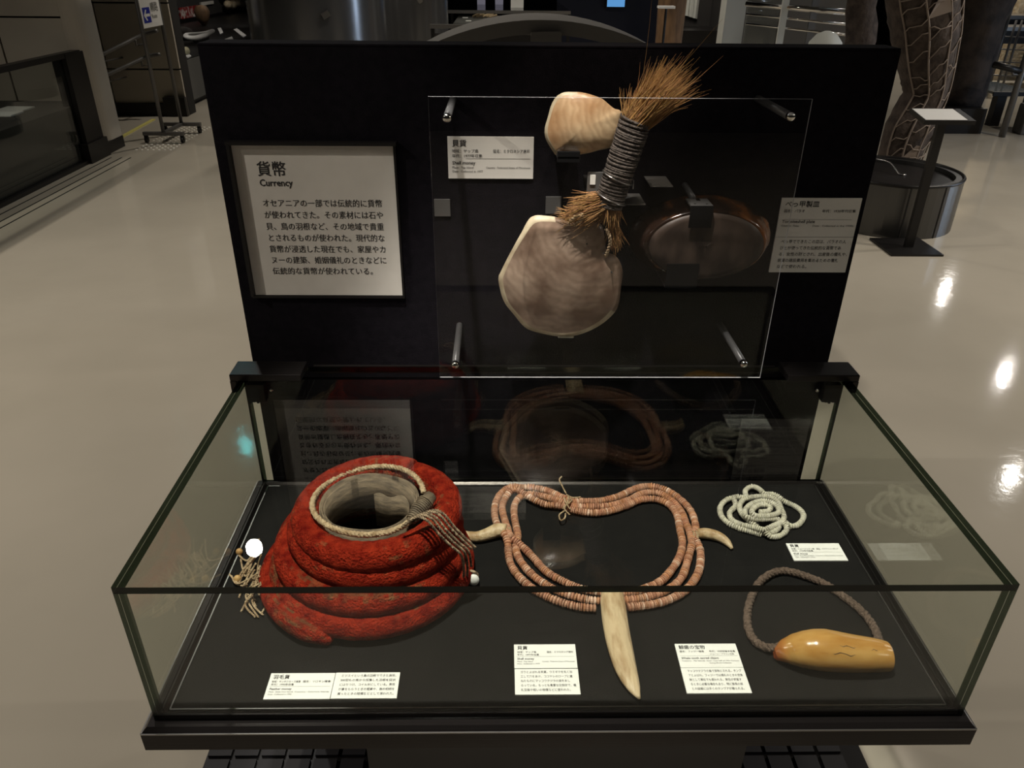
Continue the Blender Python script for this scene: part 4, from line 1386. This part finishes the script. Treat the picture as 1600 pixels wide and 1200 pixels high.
# small grey tabs, two jutting from the board and two flat on it
for (xa, xb, ya, yb, lab) in ((1006, 1040, 275, 291, 'small grey tab above the tortoiseshell plate'), (960, 999, 302, 319, 'small grey tab beside the wound cord handle')):
    fa, fb_ = on_y(xa, ya, BY - 0.0005), on_y(xb, ya, BY - 0.0005)
    yn = on_z(xa, yb, fa.z).y
    tag(MB().box(fa.x, fb_.x, yn, BY - 0.0005, fa.z - 0.0015, fa.z).build('grey_tab', 'grey_metal', bevel=0.0004), lab, 'bracket')
for (xa, xb, ya, yb, lab) in ((853, 876, 307, 334, 'upright grey tab on the board above the large grey shell'), (678, 704, 311, 338, 'upright grey tab on the board under the Shell money caption')):
    p0, p1 = on_y(xa, ya, BY - 0.002), on_y(xb, yb, BY - 0.002)
    tag(MB().box(p0.x, p1.x, BY - 0.003, BY - 0.0005, p1.z, p0.z).build('grey_tab', 'grey_metal', bevel=0.0004), lab, 'bracket')

# ------------------------------------------------------------------ tortoiseshell plate
PY = 0.555
pa, pb_, pc, pd = on_y(985, 366, PY), on_y(1200, 372, PY), on_y(1092, 307, PY), on_y(1092, 430, PY)
pcx, pcz = (pa.x + pb_.x) / 2, (pc.z + pd.z) / 2
prx, prz = (pb_.x - pa.x) / 2, (pc.z - pd.z) / 2
tp = thing('tortoiseshell_plate', 'oval dark brown tortoiseshell plate held upright behind the acrylic sheet', 'plate', (pcx, PY, pcz - prz))
rings_ = [(1.00, 0.004), (1.0, -0.002), (0.975, -0.006), (0.93, -0.018), (0.88, -0.032), (0.84, -0.041), (0.80, -0.044)]
n = 72
vs, fs = [], []
for j, (k, dy) in enumerate(rings_):
    for i in range(n):
        a = 2 * PI * i / n
        nick = 1.0
        if j <= 1:
            nick += 0.022 * max(0, mnoise.noise(Vector((math.cos(a) * 4, math.sin(a) * 4, 3.1)))) + (0.012 * math.sin(a * 60) if 0.2 < a < 1.3 or a > 6.0 else 0)
        vs.append((pcx + prx * k * nick * math.cos(a), PY + dy, pcz + prz * k * nick * math.sin(a)))
for j in range(len(rings_) - 1):
    for i in range(n):
        fs.append((j * n + i, (j + 1) * n + i, (j + 1) * n + (i + 1) % n, j * n + (i + 1) % n))
mb = MB()
mb.add(vs, fs)
o = mb.build('rim_wall', 'tort', tp, smooth=True, origin=(pcx, PY, pcz))
md = o.modifiers.new('thick', 'SOLIDIFY')
md.thickness = 0.002
mb = MB()
vs, fs = [], []
for j in range(7):
    k = 0.805 * (1 - j / 6.06)
    for i in range(n):
        a = 2 * PI * i / n
        x, z = prx * k * math.cos(a), prz * k * math.sin(a)
        vs.append((pcx + x, PY - 0.0445 - 0.002 * (1 - (k / 0.8) ** 2) + 0.0008 * k * mnoise.noise(Vector((x * 50, z * 50, 1))), pcz + z))
for j in range(6):
    for i in range(n):
        fs.append((j * n + i, (j + 1) * n + i, (j + 1) * n + (i + 1) % n, j * n + (i + 1) % n))
fs.append(tuple(6 * n + i for i in range(n)))
mb.add(vs, fs)
o = mb.build('plate_floor', 'tort_dull', tp, smooth=True, origin=(pcx, PY, pcz))
md = o.modifiers.new('thick', 'SOLIDIFY')
md.thickness = 0.002
hk = thing('plate_bracket', 'grey bracket with black flap hooked over the tortoiseshell plate', 'bracket', on_y(1096, 300, PY))
q0, q1 = on_y(1083, 289, PY), on_y(1112, 314, PY)
g0, g1 = on_y(1080, 313, PY - 0.052), on_y(1110, 355, PY - 0.052)
ztop = pcz + prz - 0.0057
bk = MB().box(g0.x, g1.x, PY - 0.054, PY - 0.014, ztop + 0.004, ztop + 0.0065)
bp2 = bk.build('arm', 'grey_metal', hk, bevel=0.0006)
MB().box((g0.x + g1.x) / 2 - 0.003, (g0.x + g1.x) / 2 + 0.003, PY - 0.03, PY - 0.015, ztop + 0.0066, ztop + 0.0074).build('rivet', 'chrome', bp2)
for dx in (-0.009, 0.009):
    MB().lathe([(0.0016, 0), (0.0016, 0.0004)], ((g0.x + g1.x) / 2 + dx, PY - 0.045, ztop + 0.0066), 10).build('screw_hole', 'joint', bp2)
MB().box(g0.x, g1.x, PY - 0.056, PY - 0.054, g1.z, ztop + 0.0065).build('flap', 'matte', hk)
MB().tube([((g0.x + g1.x) / 2 - 0.006, PY - 0.016, ztop + 0.0075), ((g0.x + g1.x) / 2 - 0.010, BY - 0.0005, ztop + 0.016)], 0.005, 10).build('stem', 'rod', hk, smooth=True)
g0 = on_y(1043, 412, PY - 0.05)
g1 = on_y(1090, 430, PY - 0.05)
ck = thing('plate_clip', 'dark clip holding the lower rim of the tortoiseshell plate', 'clip', (g0.x, PY, g1.z))
zk = pcz - prz * 0.995
MB().box(g0.x, g1.x, PY - 0.052, PY - 0.0495, zk - 0.0025, g0.z).build('lip', 'matte', ck)
MB().box(g0.x, g1.x, PY - 0.0495, BY - 0.0005, zk - 0.0025, zk).build('shelf', 'black', ck)

# ------------------------------------------------------------------ feather money coil
CC = Vector((-0.276, 0.256))
fm = thing('feather_money', 'thick coil of red feather rope with tasselled cords', 'feather money', (CC.x, CC.y, TZ))
rope = []
TURNS = 4.55
th0 = math.atan2(on_z(527, 976, 0.77).y - CC.y, on_z(527, 976, 0.77).x - CC.x)
NS = 560
rr_, tones = [], []
random.seed(2)
for i in range(NS):
    s_ = i / (NS - 1)
    t = s_ * TURNS
    th = th0 - 2 * PI * t
    lvl = min(1.0, t / (TURNS - 0.75))
    R0 = 0.1420 - 0.0415 * lvl ** 1.1 + 0.0035 * math.sin(th * 1.0 + t * 2.1) + 0.003 * mnoise.noise(Vector((t * 1.7, 0, 5)))
    if t < 0.35:
        R0 += 0.012 * (1 - t / 0.35) - 0.004
    cx = CC.x + 0.017 * lvl
    cy = CC.y + 0.010 * lvl
    rb = 0.0182 + 0.0036 * lvl + 0.0012 * mnoise.noise(Vector((t * 3, 2, 1)))
    z = TZ + rb - 0.0004 + 0.092 * max(0.0, min(1.0, (t - 0.8) / (TURNS - 1.55))) + 0.004 * math.cos(th - 1.0) * lvl
    if t < 0.10:
        rb *= 0.35 + 0.65 * math.sin(PI / 2 * min(1, t / 0.05 + 0.05))
        z = TZ + rb - 0.0004
    rope.append(Vector((cx + R0 * math.cos(th), cy + R0 * 0.97 * math.sin(th), z)))
    rr_.append(rb)
mb = MB()


def fuzz(i, a):
    p = rope[i]
    return 1 + 0.035 * mnoise.noise(Vector((i * 0.45, math.cos(a) * 2.2, math.sin(a) * 2.2))) + 0.02 * math.sin(i * 1.9)


# tone per face: brown worn band on the inner upper flank, bright red elsewhere
N2 = 26
u = None
mb.tube(rope, rr_, N2, wob=fuzz)
fi = 0
for i in range(NS - 1):
    for k in range(N2):
        a = 2 * PI * (k + 0.5) / N2
        w_ = mnoise.noise(Vector((i * 0.06, a * 0.8, 4.0)))
        g = mnoise.noise(Vector((i * 0.5, a * 3, 9.0)))
        inner = -math.sin(a)
        c = 1.0 + 0.25 * g
        if (inner < -0.45 and w_ + 0.35 * g > -0.05 and math.cos(a) > -0.4) or (w_ + 0.4 * g > 0.40 and math.cos(a) > 0.2):
            pass
        e1_ = 0.55 * w_ + 0.5 * g + 0.55 * max(0, -inner) * (1 if math.cos(a) > -0.4 else 0) + 0.1 * math.cos(a)
        k_b = max(0.0, min(1.0, (e1_ - 0.24) / 0.30))
        c *= 0.86
        mb.tone[fi] = (c * (1 - 0.42 * k_b), c * (1 + 2.2 * k_b), c * (1 + 2.8 * k_b))
        fi += 1
rp = mb.build('feather_rope', 'red', fm, smooth=True)
md = rp.modifiers.new('sub', 'SUBSURF')
md.levels = 1
md.render_levels = 1
# bark rings inside
BC = Vector((-0.267, 0.268))
bk = MB()
for (R0, z0, z1, w_, ph) in ((0.0720, 0.815, 0.874, 0.0022, 0), (0.0690, 0.818, 0.878, 0.002, 1), (0.0660, 0.815, 0.872, 0.002, 2)):
    vs, fs = [], []
    n = 72
    for i in range(n + 3):
        a = 2 * PI * i / n + ph
        k = R0 * (1 + 0.012 * math.sin(2 * a + ph) + 0.008 * math.sin(5 * a))
        for (dr_, z) in ((0, z0), (0, z1 + 0.002 * math.sin(3 * a + ph)), (-w_, z1 + 0.002 * math.sin(3 * a + ph)), (-w_, z0)):
            vs.append((BC.x + (k + dr_) * math.cos(a), BC.y + (k + dr_) * math.sin(a), z))
    for i in range(n + 2):
        for k in range(4):
            fs.append((i * 4 + k, i * 4 + (k + 1) % 4, i * 4 + 4 + (k + 1) % 4, i * 4 + 4 + k))
    bk2 = MB()
    bk2.add(vs, fs)
    bk2.build('bark_hoop', 'bark', fm, smooth=True)
# curled loose bark strip inside
vs, fs = [], []
for i in range(40):
    a = -1.9 + 3.6 * i / 39
    k = 0.050 + 0.004 * math.sin(i * 0.5) + 0.006 * math.cos(a)
    for (dr_, z) in ((0, 0.79), (0, 0.852 + 0.003 * math.sin(i * 0.9)), (-0.0012, 0.852 + 0.003 * math.sin(i * 0.9)), (-0.0012, 0.79)):
        vs.append((BC.x + 0.004 + (k + dr_) * math.cos(a), BC.y + (k + dr_) * math.sin(a), z))
for i in range(39):
    for k in range(4):
        fs.append((i * 4 + k, i * 4 + (k + 1) % 4, i * 4 + 4 + (k + 1) % 4, i * 4 + 4 + k))
mb = MB()
mb.add(vs, fs)
mb.build('loose_bark_strip', 'bark', fm, smooth=True)
# braided ring between feathers and bark
pz = 0.889
cr = MB()
ringp = [Vector((BC.x + 0.0795 * math.cos(a), BC.y - 0.002 + 0.0795 * math.sin(a), pz - 0.006 + 0.004 * math.sin(a * 2))) for a in [0.15 + 2 * PI * 0.97 * i / 40 for i in range(41)]]
twist(cr, ringp, 0.0042, 3, 0.016)
cr.build('braided_ring', 'cord', fm, smooth=True)
wr = MB()
p0, p1 = on_z(640, 815, 0.882), on_z(668, 782, 0.892)
wr.tube([p0, p0.lerp(p1, 0.3), p0.lerp(p1, 0.7), p1 + Vector((0.004, 0.01, 0))], [0.005, 0.0095, 0.0115, 0.009], 14)
for k in range(12):
    c = p0.lerp(p1, 0.1 + k * 0.075)
    d = (p1 - p0).normalized()
    e_1 = d.cross(Vector((0, 0, 1))).normalized()
    e_2 = d.cross(e_1)
    r = 0.0075 + 0.004 * min(1, k / 5)
    wr.tube([c + (e_1 * math.cos(a) + e_2 * math.sin(a)) * r for a in [2 * PI * i / 14 for i in range(14)]], 0.0011, 5, closed=True)
wr.build('wrapped_end', 'bark', fm, smooth=True)
# cords over the right side ending in a shell
cr = MB()
base_path = [((640, 818), 0.905), ((662, 803), 0.915), ((680, 808), 0.917), ((697, 828), 0.896), ((715, 846), 0.874), ((732, 862), 0.852), ((736, 885), 0.805), ((734, 905), 0.763)]
for k in range(5):
    off = Vector(((k - 2) * 0.0050, (k - 2) * 0.0036, 0.001 * (k % 2)))
    pp = [on_z(p[0], p[1], z) + off for p, z in base_path[:(8 if k in (0, 1) else 7 if k == 2 else 6)]]
    twist(cr, pp, 0.0019, 2, 0.009, phase=k)
cr.build('tie_cords', 'cord_dark', fm, smooth=True)
q = on_z(740, 906, TZ + 0.012)
sl = MB()
sl.ball(q, 0.0085, 0.006, 0.010, 14, 10)
sl.build('cord_shell', 'card', fm, smooth=True).rotation_euler = (0, 0, 0)
sl = MB()
sl.tube([q + Vector((0.013 * math.cos(a) - 0.007, 0.004, 0.010 * math.sin(a) + 0.004)) for a in [2 * PI * i / 20 for i in range(20)]], 0.0022, 6, closed=True)
sl.build('cord_loop', 'cord_dark', fm, smooth=True)
# tassels on the far flank
ts = MB()
random.seed(31)
tas = [((405, 842), (388, 875), (372, 866)), ((402, 850), (385, 900), (376, 873)), ((400, 880), (385, 905), (373, 935)), ((398, 890), (380, 915), (358, 897)),
       ((404, 900), (392, 925), (400, 948)), ((402, 905), (394, 940), (412, 962)), ((408, 910), (384, 930), (404, 965)), ((398, 870), (377, 895), (373, 912)),
       ((412, 918), (420, 935), (409, 958)), ((400, 862), (392, 880), (381, 902)), ((404, 895), (372, 912), (362, 900))]
for k in range(12):
    x0, y0 = random.uniform(398, 414), random.uniform(850, 925)
    x1, y1 = x0 - random.uniform(4, 26), y0 + random.uniform(8, 30)
    tas.append(((x0, y0), (x1, y1), (x1 + random.uniform(-10, 16), y1 + random.uniform(6, 26))))
for a, b, c in tas:
    A = on_z(*a, TZ + 0.030)
    B = on_z(*b, TZ + 0.012)
    C_ = on_z(*c, TZ + 0.004)
    twist(ts, [A, B, C_], 0.0014, 2, 0.007)
ts.build('tassel', 'cord', fm, smooth=True)
for (p_, z) in (((374, 862), TZ + 0.0085), ((371, 904), TZ + 0.0085)):
    q = on_z(*p_, z)
    MB().ball(q, 0.0055, 0.005, 0.006, 12, 8).build('seed', 'seed', fm, smooth=True)


# ------------------------------------------------------------------ bead strings
def bead_string(mb, pts, r, blen, seed, dark=(0.8, 1.1), gap=0.0003, nside=12, pink=True):
    random.seed(seed)
    P = smoothpath(pts, 0.0008)
    i = 0
    while True:
        ln_ = random.choice(blen)
        j = i + max(2, round(ln_ / 0.0008))
        if j >= len(P):
            break
        a, b = P[i], P[j]
        d = (b - a)
        if d.length > 1e-6:
            d = d.normalized()
            d = (d + Vector((random.gauss(0, 0.05), random.gauss(0, 0.05), random.gauss(0, 0.05)))).normalized()
            mid = (a + b) / 2
            h = ((b - a).length - gap) / 2
            rr = r * random.uniform(0.92, 1.06)
            c = random.uniform(*dark)
            if pink:
                mb.t = random.choice(((c, c * 0.95, c * 0.92), (c * 1.08, c * 1.12, c * 1.15), (c * 0.86, c * 0.75, c * 0.72), (c, c, c), (c * 0.95, c * 0.85, c * 0.70)))
                if random.random() < 0.05:
                    mb.t = (1.35, 1.7, 2.0)
            else:
                mb.t = (c, c, c * random.uniform(0.92, 1.0))
            bv = min(h * 0.5, rr * 0.3)
            mb.tube([mid - d * h, mid - d * (h - bv), mid + d * (h - bv), mid + d * h], [rr * 0.68, rr, rr, rr * 0.68], nside)
        i = j
    return P


BR = 0.0062
NZ = TZ + BR + 0.0014


def nz(u, v, z=0.0): return on_z(730 + u / 3.158, 730 + v / 3.158, NZ + z)


nk = thing('bead_necklace', 'three strand necklace of pinkish shell discs with three teeth', 'necklace', nz(650, 400))
s1 = [(525, 172, 4), (470, 150, 5), (400, 118, 2), (320, 100, 2), (265, 100, 2), (215, 98, 0), (165, 132, 0), (138, 185, 0), (136, 240, 0), (150, 285, 2), (185, 330, 7), (200, 370, 4), (203, 420, 0), (215, 480, 0), (255, 540, 0), (330, 605, 0), (430, 655, 0), (540, 688, 0), (645, 697, 0)]
s1b = [(790, 692, 0), (900, 680, 0), (1000, 652, 0), (1085, 600, 0), (1140, 520, 0), (1152, 440, 0), (1142, 385, 0), (1118, 345, 3), (1128, 300, 2), (1108, 225, 0), (1058, 165, 0), (985, 115, 0), (900, 94, 0), (825, 108, 0), (745, 145, 0), (645, 168, 0), (560, 168, 2), (515, 172, 4)]
s2 = [(500, 200, 2), (450, 190, 2), (380, 183, 2), (310, 150, 4), (260, 118, 8), (225, 110, 9), (190, 150, 4), (172, 200, 0), (185, 260, 0), (200, 305, 3), (215, 345, 8), (265, 385, 4), (320, 440, 0), (390, 515, 0), (470, 562, 0), (570, 602, 0), (700, 622, 0), (820, 615, 0), (905, 588, 0), (965, 555, 0), (1020, 490, 0), (1052, 430, 0), (1062, 370, 0), (1050, 310, 0), (1036, 240, 0), (1003, 190, 0), (940, 160, 0), (860, 160, 0), (780, 192, 0), (700, 217, 0), (620, 226, 0), (545, 218, 0), (500, 205, 2)]
s3 = [(505, 185, 6), (450, 165, 5), (390, 148, 0), (330, 133, 0), (300, 135, 0), (258, 150, 2), (233, 190, 0), (233, 250, 0), (245, 310, 0), (250, 345, 0), (240, 390, 0), (250, 440, 0), (290, 500, 0), (350, 555, 0), (440, 608, 0), (545, 643, 0), (650, 660, 0), (800, 655, 0), (900, 638, 0), (1000, 598, 0), (1060, 540, 0), (1090, 450, 0), (1108, 375, 4), (1098, 320, 2), (1080, 280, 0), (1052, 212, 0), (1003, 160, 0), (945, 128, 0), (870, 128, 0), (790, 165, 0), (690, 192, 0), (560, 196, 0), (505, 190, 6)]
for i, st_ in enumerate((s1, s1b, s2, s3)):
    mb = MB()
    bead_string(mb, [nz(u, v, z * 0.001) for u, v, z in st_], BR, (0.0022, 0.003, 0.0036, 0.0044, 0.0052), 40 + i)
    mb.build('bead_strand', 'bead', nk, smooth=False)['kind'] = 'stuff'


def tooth(mb, pts, rad, flat=1.0, n=18):
    P = smoothpath(pts, 0.004)
    rs = []
    for i in range(len(P)):
        t = i / (len(P) - 1) * (len(rad) - 1)
        k = min(int(t), len(rad) - 2)
        rs.append(rad[k] * (1 - (t - k)) + rad[k + 1] * (t - k))
    mb.tube(P, rs, n, flat=flat)


def tz_(u, v, z): return on_z(730 + u / 3.158, 730 + v / 3.158, TZ + z)


mb = MB()
tooth(mb, [tz_(715, 622, 0.012), tz_(722, 700, 0.011), tz_(736, 800, 0.0105), tz_(757, 900, 0.010), tz_(785, 1000, 0.009), tz_(820, 1085, 0.008), tz_(848, 1140, 0.006), tz_(858, 1158, 0.005)], [0.0095, 0.0104, 0.0106, 0.0106, 0.0105, 0.0104, 0.0102, 0.0098, 0.0092, 0.0084, 0.0070, 0.0048, 0.0008], 1.72)
o = mb.build('pendant_tooth', 'tooth', nk, smooth=True, origin=tz_(715, 622, 0.0))
o['label'] = 'long central tooth pendant'
mb = MB()
tooth(mb, [tz_(190, 315, 0.0125), tz_(150, 312, 0.0125), tz_(100, 330, 0.0115), tz_(50, 343, 0.010), tz_(0, 338, 0.009), tz_(-45, 326, 0.008), tz_(-80, 315, 0.007)], [0.0115, 0.0115, 0.0098, 0.0088, 0.0078, 0.006, 0.0025])
mb.build('side_tooth', 'tooth', nk, smooth=True, origin=tz_(190, 315, 0.0))
mb = MB()
tooth(mb, [tz_(1138, 328, 0.010), tz_(1180, 327, 0.010), tz_(1235, 340, 0.009), tz_(1280, 368, 0.007), tz_(1312, 408, 0.005)], [0.0080, 0.0088, 0.0085, 0.0075, 0.0058, 0.0022])
mb.build('side_tooth', 'tooth', nk, smooth=True, origin=tz_(1138, 328, 0.0))
tk = MB()
for pts in ([(488, 130, 8), (470, 95, 14), (455, 62, 22), (468, 45, 26)], [(490, 135, 8), (520, 150, 10), (560, 148, 6)], [(480, 215, 8), (455, 235, 5), (462, 262, 4), (482, 250, 6), (485, 225, 9)],
            [(470, 205, 9), (495, 175, 13), (500, 140, 11)], [(510, 210, 9), (490, 180, 14), (478, 150, 10)], [(505, 235, 6), (480, 200, 13), (515, 165, 11), (498, 145, 10)]):
    twist(tk, [nz(u, v, z * 0.001) for u, v, z in pts], 0.0013, 2, 0.006)
tk.build('string_tie', 'cord', nk, smooth=True)
for (u, v) in ((1120, 338), (195, 320)):
    kb = MB()
    for j in range(4):
        c = nz(u + j * 4 - 6, v + 2, 0.003)
        kb.tube([c + Vector((0.004 * math.sin(j), 0.0085 * math.cos(a), 0.0075 * math.sin(a))) for a in [2 * PI * i / 14 for i in range(14)]], 0.0012, 5, closed=True)
    kb.build('lashing', 'cord', nk, smooth=True)

# white bead string
WR = 0.0047


def wz(u, v, z=0.0): return on_z(1080 + u / 3.243, 730 + v / 3.243, TZ + WR + 0.0005 + z)


wpth = [(420, 268, 2), (470, 275, 0), (500, 298, 0), (540, 292, 0), (568, 258, 0), (560, 225, 0), (520, 195, 0), (470, 172, 3), (425, 140, 8), (370, 135, 10), (350, 115, 10), (310, 97, 6), (275, 118, 3), (275, 155, 6), (235, 150, 8), (180, 165, 3), (148, 200, 0), (152, 245, 0), (190, 285, 0), (250, 312, 0), (310, 328, 0), (360, 340, 0), (340, 310, 4), (300, 275, 8), (260, 240, 9), (245, 200, 7), (265, 165, 10), (320, 150, 14), (390, 150, 16), (435, 170, 16), (455, 210, 14), (470, 250, 10), (455, 280, 9), (410, 300, 9), (380, 330, 7), (410, 352, 2), (455, 345, 0), (485, 315, 3), (470, 285, 8), (430, 262, 12), (350, 262, 16), (280, 252, 16), (275, 215, 17), (310, 185, 20), (370, 170, 22), (425, 190, 22), (445, 225, 20), (400, 245, 20), (320, 245, 22), (310, 215, 24), (350, 190, 26), (400, 198, 26), (390, 222, 24), (340, 228, 24)]
wpth2 = [(215, 160, 8), (225, 195, 3), (195, 230, 1), (205, 265, 2), (250, 290, 5), (320, 305, 9), (370, 318, 11), (400, 305, 14), (440, 290, 12), (440, 310, 8), (400, 335, 8)]
mb = MB()
bead_string(mb, [wz(u, v, z * 0.0009) for u, v, z in wpth], WR, (0.0024, 0.003, 0.0034, 0.004), 77, (0.85, 1.1), pink=False, nside=10)
bead_string(mb, [wz(u, v, z * 0.0009) for u, v, z in wpth2], WR, (0.0024, 0.003, 0.0034, 0.004), 78, (0.85, 1.1), pink=False, nside=10)
ws = thing('white_bead_string', 'tangled string of small white shell beads', 'bead string', wz(350, 220))
mb.build('beads', 'wbead', ws)['kind'] = 'stuff'

# ------------------------------------------------------------------ whale tooth with braided cord
wt = thing('whale_tooth', 'polished amber whale tooth on a braided brown cord loop', 'whale tooth', on_z(1300, 1040, TZ))


def wq(u, v, z): return on_z(1080 + u / 3.243, 730 + v / 3.243, TZ + z)


ax0, ax1 = wq(438, 912, 0.022), wq(992, 952, 0.022)
NP = 80
pr_ = [0.0075, 0.0165, 0.0215, 0.0245, 0.0265, 0.0272, 0.0265, 0.0255, 0.0245, 0.0236, 0.0226, 0.0214, 0.0196]
P, rr2 = [], []
for i in range(NP):
    t = i / (NP - 1)
    k = t * (len(pr_) - 1)
    j = min(int(k), len(pr_) - 2)
    r = pr_[j] * (1 - (k - j)) + pr_[j + 1] * (k - j)
    c = ax0.lerp(ax1, t)
    P.append(Vector((c.x, c.y - 0.004 * math.sin(PI * t), TZ + r - 0.0002)))
    rr2.append(r)
P = [P[0] + Vector((-0.003, 0, 0))] + P + [P[-1] + Vector((0.002, 0, 0)), P[-1] + Vector((0.0035, 0, 0))]
rr2 = [0.004] + rr2 + [rr2[-1] * 0.93, rr2[-1] * 0.7]
mb = MB()
tn = []
for i in range(len(P)):
    t = i / len(P)
    d = min(1.0, 0.8 + 2.0 * t)
    e = min(1.0, 0.4 + 5.0 * t)
    tn.append((d, d * e, d * e))
mb.tube(P, rr2, 32, tones=tn)
mb.build('tooth', 'ivory', wt, smooth=True, origin=P[0])
ck_ = MB()
for (u, v, ln_) in ((700, 1003, 0.034), (740, 968, 0.022), (650, 1010, 0.014), (880, 930, 0.010)):
    c = wq(u, v, 0.03)
    # hairline cracks follow the surface
    best = min(range(len(P)), key=lambda i: abs(P[i].x - c.x))
    pts = []
    for k in range(6):
        x = c.x + ln_ * k / 5
        i = min(range(len(P)), key=lambda i_: abs(P[i_].x - x))
        dy = -(0.55 + 0.04 * math.sin(k * 2) + (0.2 if v > 990 else -0.1))
        a = max(-0.98, min(0.98, dy))
        pts.append((x, P[i].y + a * rr2[i], P[i].z + math.sqrt(1 - a * a) * rr2[i]))
    ck_.tube(pts, [0.0001, 0.0004, 0.0005, 0.0004, 0.0005, 0.0001], 4)
ck_.build('hairline_crack', 'wind', wt)
cb = MB()
cpts = [wq(448, 908, 0.018), wq(420, 915, 0.012), wq(370, 910, 0.008), wq(318, 875, 0.007), wq(288, 810, 0.007), wq(286, 730, 0.007), wq(308, 650, 0.007), wq(348, 580, 0.007), wq(410, 537, 0.007), wq(475, 525, 0.007), wq(560, 545, 0.007), wq(670, 588, 0.007), wq(780, 660, 0.007), wq(870, 735, 0.007), wq(925, 810, 0.010), wq(952, 880, 0.026), wq(956, 905, 0.034)]
twist(cb, cpts, 0.0056, 3, 0.022, 7, sr=0.0034)
cb.build('braided_cord', 'braid', wt, smooth=True)

# cyan sign lamp up in the hall, seen on the floor through the glass
sgx = thing('cyan_lamp_offscreen', 'cyan lit lamp hung from the ceiling, mirrored on the floor', 'lamp', (-3.03, 6.85, 3.4))
MB().box(-3.10, -2.96, 6.86, 6.92, 3.34, 3.46).build('housing', 'black', sgx)
MB().tube([(-3.03, 6.89, 3.459), (-3.03, 6.89, CEIL + 0.402)], 0.008, 8).build('hanger', 'black', sgx)
MB().box(-3.08, -2.98, 6.85, 6.86, 3.35, 3.45).build('diffuser', 'cyan', sgx)
bpy.context.view_layer.update()
